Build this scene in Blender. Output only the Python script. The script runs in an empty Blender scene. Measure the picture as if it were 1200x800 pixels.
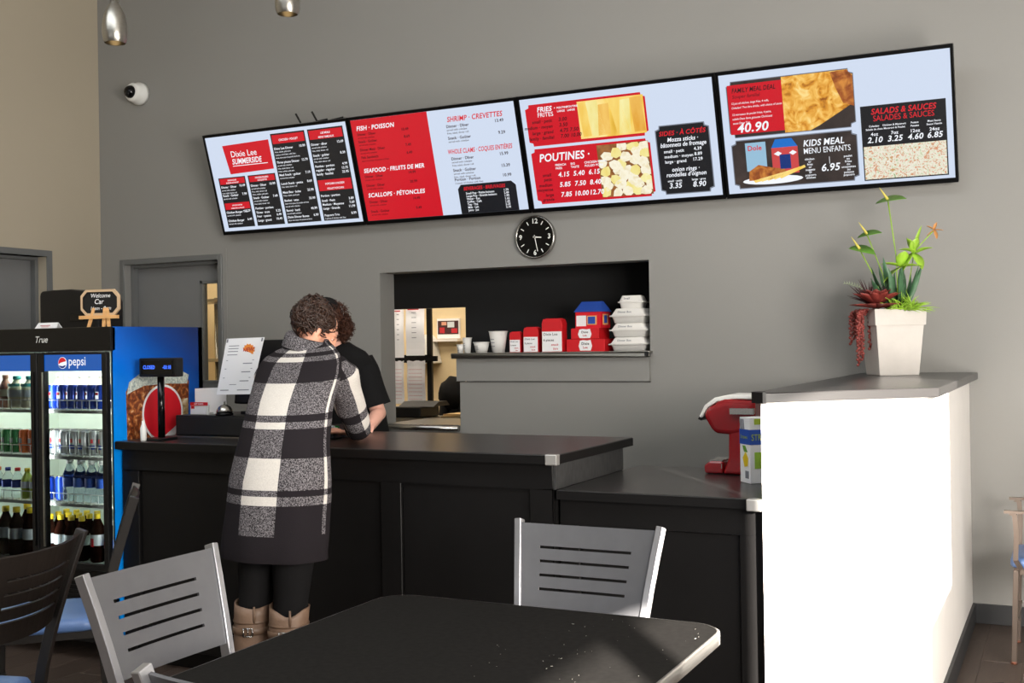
import bpy, bmesh, math, random
from mathutils import Vector, Matrix, noise
random.seed(7)
SC = bpy.context.scene
COL = SC.collection
PI = math.pi
R = math.radians

# ---------------------------------------------------------------- camera
cam_data = bpy.data.cameras.new('camera')
cam = bpy.data.objects.new('camera', cam_data); COL.objects.link(cam)
cam_data.sensor_fit = 'HORIZONTAL'; cam_data.sensor_width = 36.0
cam_data.lens = 36.0 * 1330.2 / 1200.0
cam_data.clip_start = 0.05
_yaw, _pit, _rol = 0.45816, 0.002444, -0.015979
_f = Vector((-math.sin(_yaw)*math.cos(_pit), math.cos(_yaw)*math.cos(_pit), math.sin(_pit)))
_r = Vector((math.cos(_yaw), math.sin(_yaw), 0)); _u = _r.cross(_f)
_r2 = _r*math.cos(_rol) + _u*math.sin(_rol); _u2 = -_r*math.sin(_rol) + _u*math.cos(_rol)
mw = Matrix((( _r2.x, _u2.x, -_f.x, 0), (_r2.y, _u2.y, -_f.y, 0), (_r2.z, _u2.z, -_f.z, 1.5), (0, 0, 0, 1)))
cam.matrix_world = mw
SC.camera = cam

# ---------------------------------------------------------------- world, sun, large lights, exposure
SC.view_settings.view_transform = 'Standard'; SC.view_settings.look = 'None'
SC.view_settings.exposure = 0.0; SC.view_settings.gamma = 1.0
SC.view_settings.use_curve_mapping = False
SC.cycles.max_bounces = 8; SC.cycles.diffuse_bounces = 4; SC.cycles.glossy_bounces = 4
SC.cycles.transmission_bounces = 8; SC.cycles.sample_clamp_indirect = 6.0
SC.cycles.caustics_reflective = False; SC.cycles.caustics_refractive = False
w = bpy.data.worlds.new('daylight'); SC.world = w; w.use_nodes = True
nt = w.node_tree; bg = nt.nodes['Background']
sky = nt.nodes.new('ShaderNodeTexSky'); sky.sky_type = 'HOSEK_WILKIE'
sky.sun_direction = Vector((.6, -.8, .25)).normalized(); sky.turbidity = 3.0
nt.links.new(sky.outputs[0], bg.inputs[0]); bg.inputs[1].default_value = 1.0

def light(name, kind, loc, direction, power, color=(1, 1, 1), size=None, sun_angle=None, spread=None):
    d = bpy.data.lights.new(name, kind); d.energy = power; d.color = color
    if kind == 'AREA':
        d.shape = 'RECTANGLE'; d.size, d.size_y = size
        if spread: d.spread = spread
    if kind == 'POINT' and size: d.shadow_soft_size = size
    if kind == 'SUN': d.angle = sun_angle
    o = bpy.data.objects.new(name, d); COL.objects.link(o); o.location = loc
    o.rotation_euler = Vector(direction).to_track_quat('-Z', 'Y').to_euler()
    return o
light('sunlight', 'SUN', (6, -6, 4), (-.6, .8, -.25), 74.0, (1.0, .93, .84), sun_angle=R(.55))
light('window_daylight', 'AREA', (2.1, .7, 2.0), (-1, .90, .38), 375.0, (1.0, .95, .88), size=(2.4, 1.2))
light('front_fill_light', 'AREA', (-2.6, -3.3, 1.9), (0, 1, .12), 26.0, (.97, .98, 1.0), size=(5.0, 1.9))  # added fill from behind the camera; the wall there is closed
light('ceiling_fill_light', 'AREA', (-3.0, 2.0, 4.7), (0, .35, -1), 190.0, (.90, .96, 1.0), size=(5.0, 3.0))  # added overhead fill for general brightness, no known fixture
light('side_fill_light', 'AREA', (2.1, 2.75, 1.0), (-1, .95, .45), 225.0, (1.0, .94, .86), size=(1.6, 1.8))  # added low fill from the right for the back wall; no opening behind it
light('order_sheet_fill_light', 'AREA', (-4.5, 7.22, 2.3), (0, .35, -1), 9.0, (1.0, .88, .74), size=(.9, .08))  # added fill that brightens the order sheets, no lamp of the kitchen
light('kitchen_light', 'AREA', (-5.5, 7.9, 2.7), (0, 0, -1), 75.0, (1.0, .88, .70), size=(5.0, .8))

# ---------------------------------------------------------------- materials
def lin(c):
    c = c/255.0
    return c/12.92 if c <= .04045 else ((c+.055)/1.055)**2.4
def L3(rgb): return (lin(rgb[0]), lin(rgb[1]), lin(rgb[2]), 1.0)
MATS = {}
def M(name, rgb, rough=.5, metal=0.0, var=.06, vscale=8.0, bump=0.0, bscale=60.0, coat=0.0, spec=.5, rnd=0.0, stretch=None):
    """procedural surface: base colour with a soft noise variation, optional fine bump"""
    if name in MATS: return MATS[name]
    m = bpy.data.materials.new(name); m.use_nodes = True; t = m.node_tree; b = t.nodes['Principled BSDF']
    b.inputs['Roughness'].default_value = rough; b.inputs['Metallic'].default_value = metal
    b.inputs['Coat Weight'].default_value = coat; b.inputs['Specular IOR Level'].default_value = spec
    tc = t.nodes.new('ShaderNodeTexCoord'); src = tc.outputs['Object']
    if stretch:
        mp = t.nodes.new('ShaderNodeMapping'); mp.inputs['Scale'].default_value = stretch
        t.links.new(src, mp.inputs[0]); src = mp.outputs[0]
    n = t.nodes.new('ShaderNodeTexNoise'); n.inputs['Scale'].default_value = vscale; n.inputs['Detail'].default_value = 4
    t.links.new(src, n.inputs['Vector'])
    mx = t.nodes.new('ShaderNodeMix'); mx.data_type = 'RGBA'
    c = L3(rgb); mx.inputs[6].default_value = tuple(max(0, x*(1-var*2)) for x in c[:3])+(1,)
    mx.inputs[7].default_value = tuple(min(1, x*(1+var*2)) for x in c[:3])+(1,)
    t.links.new(n.outputs[0], mx.inputs[0]); out = mx.outputs[2]
    if rnd:
        oi = t.nodes.new('ShaderNodeObjectInfo'); mr = t.nodes.new('ShaderNodeMapRange')
        mr.inputs[3].default_value = 1-rnd; mr.inputs[4].default_value = 1+rnd
        t.links.new(oi.outputs['Random'], mr.inputs[0])
        vm = t.nodes.new('ShaderNodeVectorMath'); vm.operation = 'SCALE'
        t.links.new(out, vm.inputs[0]); t.links.new(mr.outputs[0], vm.inputs['Scale']); out = vm.outputs[0]
    t.links.new(out, b.inputs['Base Color'])
    if bump:
        n2 = t.nodes.new('ShaderNodeTexNoise'); n2.inputs['Scale'].default_value = bscale; n2.inputs['Detail'].default_value = 3
        bp = t.nodes.new('ShaderNodeBump'); bp.inputs['Strength'].default_value = bump; bp.inputs['Distance'].default_value = .01
        t.links.new(src, n2.inputs['Vector']); t.links.new(n2.outputs[0], bp.inputs['Height']); t.links.new(bp.outputs[0], b.inputs['Normal'])
    MATS[name] = m; return m
def E(name, rgb, strength=1.0):
    """a lit display colour"""
    if name in MATS: return MATS[name]
    m = bpy.data.materials.new(name); m.use_nodes = True; t = m.node_tree; b = t.nodes['Principled BSDF']
    b.inputs['Base Color'].default_value = (.01, .01, .01, 1); b.inputs['Roughness'].default_value = .25
    b.inputs['Emission Color'].default_value = L3(rgb); b.inputs['Emission Strength'].default_value = strength
    MATS[name] = m; return m
def EP(name, stops, scale, kind='NOISE', detail=5, stretch=(1, 1, 1), emit=True, distort=.6, rough=.4):
    """procedural picture (food photograph on a screen or a print)"""
    m = bpy.data.materials.new(name); m.use_nodes = True; t = m.node_tree; b = t.nodes['Principled BSDF']
    tc = t.nodes.new('ShaderNodeTexCoord'); mp = t.nodes.new('ShaderNodeMapping'); mp.inputs['Scale'].default_value = stretch
    t.links.new(tc.outputs['Object'], mp.inputs[0])
    if kind == 'NOISE':
        n = t.nodes.new('ShaderNodeTexNoise'); n.inputs['Detail'].default_value = detail; n.inputs['Distortion'].default_value = distort; o = n.outputs[0]
    else:
        n = t.nodes.new('ShaderNodeTexVoronoi'); n.feature = 'SMOOTH_F1' if kind == 'SMOOTH' else 'F1'; o = n.outputs['Distance']
    n.inputs['Scale'].default_value = scale; t.links.new(mp.outputs[0], n.inputs['Vector'])
    r = t.nodes.new('ShaderNodeValToRGB'); cr = r.color_ramp
    while len(cr.elements) < len(stops): cr.elements.new(.5)
    for e, (p, c) in zip(cr.elements, stops): e.position = p; e.color = L3(c)
    t.links.new(o, r.inputs[0])
    if emit:
        b.inputs['Base Color'].default_value = (.01, .01, .01, 1); b.inputs['Roughness'].default_value = .25
        t.links.new(r.outputs[0], b.inputs['Emission Color']); b.inputs['Emission Strength'].default_value = 1.0
    else:
        t.links.new(r.outputs[0], b.inputs['Base Color']); b.inputs['Roughness'].default_value = rough
    MATS[name] = m; return m
def glass(name, tint=(235, 240, 240), rough=0.0, ior=1.45):
    m = bpy.data.materials.new(name); m.use_nodes = True; b = m.node_tree.nodes['Principled BSDF']
    b.inputs['Base Color'].default_value = L3(tint); b.inputs['Transmission Weight'].default_value = 1.0
    b.inputs['Roughness'].default_value = rough; b.inputs['IOR'].default_value = ior; MATS[name] = m; return m

M('wall_grey', (140, 139, 136), .62, var=.02, vscale=1.5, bump=.06, bscale=220)
M('wall_taupe', (175, 165, 146), .65, var=.02, vscale=1.5, bump=.05, bscale=220)
M('wall_white', (236, 232, 228), .6, var=.02, bump=.04, bscale=200)
M('wall_beige', (226, 205, 165), .7, var=.04)
M('frame_grey', (104, 106, 106), .4, var=.02)
M('door_grey', (118, 119, 120), .45, var=.02)
M('soffit_black', (24, 25, 27), .8, var=.03)
M('ceiling_white', (205, 202, 196), .9)
M('base_black', (42, 43, 45), .5)
M('plank', (74, 62, 55), .45, var=.18, vscale=7, bump=.12, bscale=30, rnd=.22, stretch=(6, .6, 6))
M('joint_dark', (40, 34, 30), .8)
M('laminate_black', (30, 28, 28), .22, var=.08, vscale=30, bump=.02, bscale=300)
M('laminate_slab', (34, 33, 33), .28, var=.06, vscale=3)
M('cabinet_black', (15, 14, 14), .45, var=.1, vscale=4, bump=.03, bscale=120, spec=.25)
M('brushed_dark', (66, 66, 66), .38, metal=.3, var=.35, vscale=26, stretch=(3, 3, 1))
M('steel', (176, 174, 170), .25, metal=1.0, var=.05)
M('steel_brushed', (165, 162, 155), .32, metal=1.0, var=.1, vscale=30, stretch=(1, 1, 12))
M('cap_silver', (190, 188, 184), .35, metal=.7)
M('chair_silver', (101, 101, 104), .48, metal=.55, var=.05, vscale=20)
M('chair_edge', (178, 178, 182), .3, metal=.8)
M('chair_dark', (30, 25, 22), .45, metal=.0, spec=.25, var=.15, vscale=20, stretch=(1, 1, 6))
M('chair_darkframe', (40, 37, 35), .4, metal=.2)
M('vinyl_blue', (84, 112, 160), .38, var=.05, bump=.05, bscale=90)
M('chair_bronze', (112, 100, 92), .35, metal=.6)
M('bezel_black', (8, 8, 9), .35, spec=.15)
M('lint', (150, 146, 138), .8)
M('copper', (120, 72, 54), .5, metal=.3)
M('table_black', (33, 32, 31), .6, spec=.0, var=.15, vscale=60, bump=.03, bscale=260)
M('table_edge', (120, 118, 114), .3, metal=.85)
M('black_gloss', (9, 9, 10), .18, spec=.3)
M('black_matte', (14, 14, 15), .6)
M('black_plastic', (16, 16, 17), .4, spec=.3)
M('white_plastic', (232, 232, 228), .4, var=.02)
M('white_paper', (240, 240, 242), .8, var=.01)
M('foam', (232, 230, 226), .7, var=.03, bump=.05, bscale=150)
M('red_card', (205, 20, 30), .5, var=.04)
M('red_gloss', (150, 12, 22), .25, var=.03, coat=.4)
M('red_print', (214, 20, 38), .5)
M('blue_print', (40, 78, 170), .5)
M('blue_fridge', (10, 70, 160), .35)
M('ink', (40, 40, 46), .7)
M('ink_red', (190, 40, 50), .7)
M('ink_grey', (130, 132, 140), .7)
M('wood_light', (222, 170, 110), .55, var=.12, vscale=12, stretch=(1, 1, 8))
M('wood_frame', (205, 175, 140), .55, var=.1)
M('cardboard', (190, 158, 108), .8, var=.1)
M('skin', (222, 160, 132), .5, var=.05, vscale=14)
M('skin_pale', (232, 176, 156), .5, var=.05, vscale=14)
M('hair_brown', (52, 32, 22), .42, spec=.5, var=.5, vscale=55, bump=.4, bscale=120)
M('hair_curly', (62, 36, 25), .55, spec=.25, var=.5, vscale=60, bump=.4, bscale=140)
M('cloth_black', (15, 15, 16), .9, spec=.2, var=.15, vscale=30, bump=.15, bscale=220)
M('leggings', (19, 18, 19), .9, spec=.2, var=.12, bump=.1, bscale=200)
M('boot_tan', (126, 101, 83), .5, var=.1, vscale=16, bump=.1, bscale=90)
M('boot_strap', (112, 88, 70), .45, var=.1)
M('pot_grey', (196, 190, 184), .55, var=.05, vscale=14, bump=.05, bscale=90)
M('soil', (60, 44, 34), .9, var=.3, vscale=60)
M('leaf_green', (98, 150, 48), .4, var=.25, vscale=20)
M('leaf_lime', (150, 190, 60), .4, var=.2, vscale=20)
M('leaf_aloe', (70, 108, 76), .4, var=.2, vscale=30)
M('leaf_yellow', (212, 196, 92), .5, var=.15)
M('leaf_red', (126, 52, 46), .45, var=.35, vscale=30)
M('leaf_maroon', (66, 34, 38), .5, var=.3, vscale=30)
M('leaf_pale', (156, 166, 140), .6, var=.2)
M('flower_orange', (200, 140, 80), .5)
M('shelf_wire', (240, 244, 240), .35)
M('fridge_inside', (222, 230, 220), .5)
M('can_blue', (24, 60, 160), .25, metal=.4)
M('can_silver', (190, 194, 196), .25, metal=.6)
M('can_green', (22, 120, 56), .3, metal=.3)
M('can_orange', (206, 98, 30), .3, metal=.3)
M('cola', (22, 8, 5), .3, spec=.0)
M('cap_yellow', (236, 204, 36), .4)
M('cap_white', (240, 240, 240), .4)
M('label_blue', (40, 84, 180), .4)
M('label_pale', (214, 222, 228), .4)
M('milk_choc', (150, 104, 84), .4)
M('milk_white', (230, 224, 196), .4)
M('teal_cap', (70, 170, 170), .4)
M('juice_green', (170, 190, 60), .3)
glass('clear_plastic', (225, 235, 240), .05, 1.15)
glass('pane_glass', (245, 250, 250), 0.0, 1.1)
E('e_white', (208, 220, 240), 1.0)
E('e_red', (206, 14, 34), 1.0)
E('e_black', (16, 18, 24), 1.0)
E('e_ink', (40, 12, 20), 1.0)
E('e_pale', (235, 238, 245), 1.1)
E('e_redtext', (214, 26, 40), 1.0)
E('e_grey', (120, 126, 140), 1.0)
E('e_bluetext', (60, 110, 255), 2.0)
E('e_cyan', (20, 110, 200), 1.0)
E('e_navy', (10, 48, 120), 1.0)
EP('food_chicken', [(.30, (150, 84, 20)), (.42, (222, 150, 44)), (.55, (244, 190, 90)), (.7, (252, 220, 140))], 17, detail=9, distort=1.2)
EP('food_wings', [(.2, (60, 26, 10)), (.45, (160, 84, 34)), (.7, (214, 140, 60))], 22, detail=5)
EP('food_fries', [(.2, (214, 160, 30)), (.45, (248, 206, 90)), (.7, (255, 236, 160))], 7, stretch=(1, 1, .45), detail=2)
EP('food_poutine', [(.0, (246, 240, 214)), (.35, (236, 222, 180)), (.6, (200, 160, 100)), (.8, (120, 78, 40))], 14, kind='F1')
EP('food_slaw', [(.25, (110, 140, 80)), (.38, (214, 220, 186)), (.47, (240, 236, 222)), (.56, (226, 214, 190)), (.62, (216, 120, 80)), (.7, (176, 190, 130))], 34, detail=4, distort=2.5)
EP('food_dark', [(.3, (30, 26, 26)), (.7, (70, 58, 54))], 5)
EP('cola_print', [(.3, (60, 24, 12)), (.5, (130, 62, 30)), (.62, (190, 120, 60)), (.75, (240, 210, 170))], 40, emit=False)
EP('foam_print', [(.3, (130, 150, 150)), (.6, (220, 226, 215))], 90, emit=False)
EP('ice_print', [(.3, (120, 76, 40)), (.5, (200, 170, 120)), (.7, (240, 232, 210))], 30, emit=False)

# ---------------------------------------------------------------- mesh builder
class MB:
    def __init__(s): s.v = []; s.f = []; s.m = []; s.sm = []; s.uv = {}; s.mats = []
    def mi(s, mat):
        if mat is None: mat = s.mats[0] if s.mats else 'black_matte'
        if mat not in s.mats: s.mats.append(mat)
        return s.mats.index(mat)
    def add(s, vs, fs, mat=None, smooth=False):
        k = len(s.v); i = s.mi(mat); s.v += [tuple(v) for v in vs]
        for f in fs: s.f.append([a+k for a in f]); s.m.append(i); s.sm.append(smooth)
        return k
    def box(s, x0, x1, y0, y1, z0, z1, mat=None, rot=None, piv=None):
        vs = [Vector((x, y, z)) for x in (x0, x1) for y in (y0, y1) for z in (z0, z1)]
        if rot:
            p = Vector(piv or ((x0+x1)/2, (y0+y1)/2, (z0+z1)/2)); vs = [rot @ (v-p) + p for v in vs]
        s.add(vs, [(0, 1, 3, 2), (4, 6, 7, 5), (0, 4, 5, 1), (2, 3, 7, 6), (0, 2, 6, 4), (1, 5, 7, 3)], mat); return s
    def prism(s, poly, a, b, axis='z', mat=None, smooth=False):
        def P(p, h): return {'z': (p[0], p[1], h), 'y': (p[0], h, p[1]), 'x': (h, p[0], p[1])}[axis]
        n = len(poly); vs = [P(p, a) for p in poly]+[P(p, b) for p in poly]
        s.add(vs, [list(range(n))[::-1], list(range(n, 2*n))], mat)
        k = len(s.v)-2*n; i = s.mi(mat)
        for j in range(n): s.f.append([k+j, k+(j+1) % n, k+n+(j+1) % n, k+n+j]); s.m.append(i); s.sm.append(smooth)
        return s
    def loft(s, rings, mat=None, smooth=True, cap=True, close=True):
        n = len(rings[0]); vs = [p for r in rings for p in r]; fs = []
        for i in range(len(rings)-1):
            for j in range(n if close else n-1):
                a = i*n+j; b = i*n+(j+1) % n; fs.append((a, b, b+n, a+n))
        if cap and close: fs.append(list(range(n))[::-1]); fs.append([(len(rings)-1)*n+j for j in range(n)])
        s.add(vs, fs, mat, smooth); return s
    def lathe(s, prof, c=(0, 0, 0), n=20, mat=None, smooth=True, cap=True):
        return s.loft([[(c[0]+r*math.cos(2*PI*j/n), c[1]+r*math.sin(2*PI*j/n), c[2]+z) for j in range(n)] for r, z in prof], mat, smooth, cap)
    def sweep(s, path, rad, n=8, mat=None, side=(1, 0, 0), sect=None, smooth=True, cap=True):
        path = [Vector(p) for p in path]; rings = []
        if not hasattr(rad, '__len__'): rad = [rad]*len(path)
        sd = Vector(side)
        for i, p in enumerate(path):
            t = (path[min(i+1, len(path)-1)]-path[max(i-1, 0)]).normalized()
            if abs(sd.normalized().dot(t)) > .97: sd = Vector((0, 1, 0)) if abs(t.y) < .9 else Vector((0, 0, 1))
            u = (sd-sd.dot(t)*t).normalized(); v = t.cross(u)
            if sect: rings.append([p+a*rad[i]*u+b*rad[i]*v for a, b in sect])
            else: rings.append([p+rad[i]*(math.cos(2*PI*j/n)*u+math.sin(2*PI*j/n)*v) for j in range(n)])
        return s.loft(rings, mat, smooth and not sect, cap)
    def bar(s, path, w_, d_, mat=None, side=(1, 0, 0)):
        return s.sweep(path, 1.0, mat=mat, side=side, sect=[(-w_/2, -d_/2), (w_/2, -d_/2), (w_/2, d_/2), (-w_/2, d_/2)])
    def ell(s, c, r, n=16, m=10, mat=None, rot=None, fn=None):
        rings = []; c = Vector(c)
        for i in range(1, m):
            a = PI*i/m; ring = []
            for j in range(n):
                b = 2*PI*j/n; p = Vector((math.sin(a)*math.cos(b)*r[0], math.sin(a)*math.sin(b)*r[1], math.cos(a)*r[2]))
                if fn: p = fn(p)
                if rot: p = rot @ p
                ring.append(c+p)
            rings.append(ring)
        def pole(z):
            p = Vector((0, 0, z))
            if fn: p = fn(p)
            if rot: p = rot @ p
            return c+p
        vs = [p for q in rings for p in q]+[pole(r[2]), pole(-r[2])]; fs = []
        for i in range(m-2):
            for j in range(n): a = i*n+j; b = i*n+(j+1) % n; fs.append((a, a+n, b+n, b))
        k = (m-1)*n
        for j in range(n): fs.append((k, j, (j+1) % n)); q = (m-2)*n; fs.append((k+1, q+(j+1) % n, q+j))
        s.add(vs, fs, mat, True); return s
    def plate(s, P, us, vs_, th, hole=None, mat=None, smooth=False):
        """curved plate of thickness th over a grid, with cells left out where hole(i,j)"""
        nu, nv = len(us), len(vs_); F = []; B = []
        for j in range(nv):
            for i in range(nu):
                p = Vector(P(us[i], vs_[j])); e = 1e-3
                du = Vector(P(us[i]+e, vs_[j]))-Vector(P(us[i]-e, vs_[j])); dv = Vector(P(us[i], vs_[j]+e))-Vector(P(us[i], vs_[j]-e))
                nn = du.cross(dv).normalized(); F.append(p+nn*th/2); B.append(p-nn*th/2)
        k = nu*nv; fs = []; pres = lambda i, j: 0 <= i < nu-1 and 0 <= j < nv-1 and not (hole and hole(i, j))
        for j in range(nv-1):
            for i in range(nu-1):
                if not pres(i, j): continue
                a, b, c, d = j*nu+i, j*nu+i+1, (j+1)*nu+i+1, (j+1)*nu+i
                fs += [(a, b, c, d), (a+k, d+k, c+k, b+k)]
                if not pres(i, j-1): fs.append((a, a+k, b+k, b))
                if not pres(i, j+1): fs.append((d, c, c+k, d+k))
                if not pres(i-1, j): fs.append((a, d, d+k, a+k))
                if not pres(i+1, j): fs.append((b, b+k, c+k, c))
        s.add(F+B, fs, mat, smooth); return s
    def build(s, name, mat=None, parent=None, bevel=0.0, seg=2, world=True, sub=0):
        me = bpy.data.meshes.new(name); off = Vector((0, 0, 0))
        if parent is not None and world:
            q = parent
            while q is not None: off += q.location; q = q.parent
        vs = [(v[0]-off.x, v[1]-off.y, v[2]-off.z) for v in s.v]
        me.from_pydata(vs, [], s.f)
        mats = s.mats if s.mats and mat is None else [mat]
        if mat is not None and s.mats and not (len(s.mats) == 1): mats = s.mats
        for x in mats: me.materials.append(MATS[x] if isinstance(x, str) else x)
        if len(mats) > 1: me.polygons.foreach_set('material_index', s.m)
        me.polygons.foreach_set('use_smooth', s.sm); me.validate(); me.update()
        o = bpy.data.objects.new(name, me); COL.objects.link(o)
        if parent is not None: o.parent = parent
        if bevel:
            bm = bmesh.new(); bm.from_mesh(me); bmesh.ops.remove_doubles(bm, verts=bm.verts, dist=1e-5)
            es = [e for e in bm.edges if len(e.link_faces) == 2 and e.calc_face_angle(0) > R(30)]
            bmesh.ops.bevel(bm, geom=es, offset=bevel, segments=seg, profile=.5, affect='EDGES', clamp_overlap=True)
            bm.normal_update(); bm.to_mesh(me); bm.free()
        return o

def thing(name, label, cat, loc=(0, 0, 0), rotz=0, group=None):
    o = bpy.data.objects.new(name, None); COL.objects.link(o); o.location = loc; o.rotation_euler = (0, 0, rotz)
    o.empty_display_size = .05; o['label'] = label; o['category'] = cat
    if group: o['group'] = group
    return o
def tag(o, label, cat, group=None):
    o['label'] = label; o['category'] = cat
    if group: o['group'] = group
    return o
def struct(o): o['kind'] = 'structure'; return o
KIDS = {}
def dup(root, loc, rotz=None, label=None, group=None):
    def cp(o, par):
        c = o.copy(); COL.objects.link(c); c.parent = par
        for ch in o.children: cp(ch, c)
        return c
    r = cp(root, None); r.location = loc
    if rotz is not None: r.rotation_euler = (r.rotation_euler[0], r.rotation_euler[1], rotz)
    if label: r['label'] = label
    if group: r['group'] = group
    return r
ORD = ['first', 'second', 'third', 'fourth', 'fifth', 'sixth', 'seventh', 'eighth', 'ninth', 'tenth', 'eleventh', 'twelfth']

# ---------------------------------------------------------------- lettering (flat glyph meshes from the built-in font)
CH = sorted(set("ABCDEFGHIJKLMNOPQRSTUVWXYZabcdefghijklmnopqrstuvwxyz0123456789.,&-$:'/îÎÉéèÈçûâôÀàÔÊ·•()!"))
GL = {}
def _glyphs():
    tmp = []
    for bold in (0, 1):
        for c in CH+['']:
            for s in ((c, c+'|') if c else ('|',)):
                cu = bpy.data.curves.new('t', 'FONT'); cu.body = s; cu.resolution_u = 3; cu.offset = .022 if bold else .004
                o = bpy.data.objects.new('t', cu); COL.objects.link(o); tmp.append((bold, c, s, o))
    dg = bpy.context.evaluated_depsgraph_get(); dg.update(); mx = {}
    for bold, c, s, o in tmp:
        me = o.evaluated_get(dg).to_mesh()
        vs = [(v.co.x, v.co.y) for v in me.vertices]; fs = [tuple(p.vertices) for p in me.polygons]
        if s.endswith('|'): mx[(bold, c)] = max(v[0] for v in vs)
        if c and s == c: GL[(bold, c)] = [vs, fs, 0]
        o.evaluated_get(dg).to_mesh_clear()
    for bold in (0, 1):
        for c in CH: GL[(bold, c)][2] = mx[(bold, c)]-mx[(bold, '')]+.03*bold
        GL[(bold, ' ')] = [[], [], .28]
    for _, _, _, o in tmp: cu = o.data; bpy.data.objects.remove(o); bpy.data.curves.remove(cu)
_glyphs()
def twidth(s, size, bold, sx=1.0): return sum(GL[(bold, c)][2] for c in s)*size*sx
def text(mb, s, org, U, V, size, bold=1, italic=0, align='l', mat=None, sx=1.0):
    """letters laid on the plane org + x*U + y*V"""
    org = Vector(org); U = Vector(U); V = Vector(V); w_ = twidth(s, size, bold, sx)
    x = {'l': 0, 'c': -w_/2, 'r': -w_}[align]
    for c in s:
        g = GL[(bold, c)]
        if g[0]: mb.add([org+U*(x+(vx+vy*.2*italic)*size*sx)+V*(vy*size) for vx, vy in g[0]], g[1], mat)
        x += g[2]*size*sx

# ================================================================ SETTING
WY = 6.42
# floor: base slab, planks near enough to be told apart
b = MB(); b.box(-6.9, 2.3, -4.2, 9.0, -.08, -.012, 'joint_dark'); b.box(-6.9, 2.3, -4.2, 1.0, -.012, 0.0, 'plank')
b.box(-6.9, 2.3, 6.46, 9.0, -.012, 0.0, 'plank')
floor = struct(b.build('floor'))
pm = []
for k in range(3):
    q = MB(); q.box(-.0895, .0895, -.598, .598, -.012, .0, 'plank'); pm.append(q.build('plank', parent=floor, world=False, bevel=.0012, seg=1))
first = list(pm); cnt = 0
for i in range(51):
    x = -6.79+i*.18; off = (i*.37) % 1.2
    y = 1.0-off
    while y < 6.44:
        y0, y1 = max(y, 1.0), min(y+1.2, 6.44)
        if y1-y0 > .08:
            src = pm[cnt % 3]
            o = first.pop() if first else src.copy()
            if o.name not in COL.objects: COL.objects.link(o)
            o.parent = floor; o.location = (x, (y0+y1)/2, 0); o.scale = (1, (y1-y0-.003)/1.196, 1); cnt += 1
        y += 1.2
# ceiling
b = MB(); b.box(-6.9, 2.3, -4.2, 6.6, 4.8, 4.9, 'ceiling_white'); struct(b.build('ceiling'))
# back wall with the door hole and the stepped serving opening
T = .175
b = MB(); y0, y1 = WY, WY+T
b.box(-6.85, -6.43, y0, y1, 0, 4.8, 'wall_grey'); b.box(-6.43, -5.52, y0, y1, 2.145, 4.8); b.box(-5.52, -4.144, y0, y1, 0, 4.8)
b.box(-4.144, -2.25, y0, y1, 1.99, 4.8); b.box(-4.144, -3.545, y0, y1, 0, .968); b.box(-3.545, -2.25, y0, y1, 0, 1.262); b.box(-3.56, -2.25, y0-.018, y1, 1.268, 1.412)
b.box(-2.25, 2.3, y0, y1, 0, 4.8)
struct(b.build('wall_back'))
b = MB(); b.box(-5.455, -5.445, WY-.003, WY, 0, 2.22, 'wall_grey'); struct(b.build('trim_1'))
# left wall with its door hole
b = MB(); b.box(-6.85, -6.67, -4.2, 4.9, 0, 4.8, 'wall_taupe'); b.box(-6.85, -6.67, 4.9, 5.9, 2.19, 4.8); b.box(-6.85, -6.67, 5.9, WY, 0, 4.8)
struct(b.build('wall_left'))
# right wall with the windows that let the low sun in
WX = 2.2
holes = [(-3.0, -1.70, 1.78, 2.125), (-1.57, -1.12, 1.78, 2.125), (-.33, 1.70, 1.545, 2.60)]
b = MB(); yy = -4.2
for (a, c, z0, z1) in holes:
    b.box(WX, WX+.06, yy, a, 0, 4.8, 'wall_grey'); b.box(WX, WX+.06, a, c, 0, z0); b.box(WX, WX+.06, a, c, z1, 4.8); yy = c
b.box(WX, WX+.06, yy, 6.6, 0, 4.8)
struct(b.build('wall_right'))
# wall behind the camera, without any opening
b = MB(); b.box(-6.9, -5.4, -4.2, -4.1, 0, 4.8, 'wall_grey'); b.box(.3, 2.3, -4.2, -4.1, 0, 4.8); b.box(-5.4, .3, -4.2, -4.1, 0, 4.8)
struct(b.build('wall_front'))
# baseboards
b = MB(); b.box(-.488, 2.2, WY-.014, WY, 0, .103, 'base_black'); struct(b.build('baseboard_back', bevel=.003))
b = MB(); b.box(-6.67, -6.656, 0, 4.88, 0, .1, 'base_black'); struct(b.build('baseboard_left', bevel=.003))
# white half-height partition with a splayed front end
b = MB(); b.prism([(-1.0, WY), (-1.0, 4.03), (-.488, 4.502), (-.488, WY)], 0, 1.276, 'z', 'wall_white'); wp = struct(b.build('wall_partition'))
b = MB(); b.box(-.488, -.474, 4.52, WY-.014, 0, .103, 'base_black'); b.prism([(-1.0, 4.03), (-.99, 4.018), (-.474, 4.494), (-.474, 4.52), (-.488, 4.52), (-.488, 4.502)], 0, .103, 'z', 'base_black')
b.build('baseboard', parent=wp)
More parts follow.
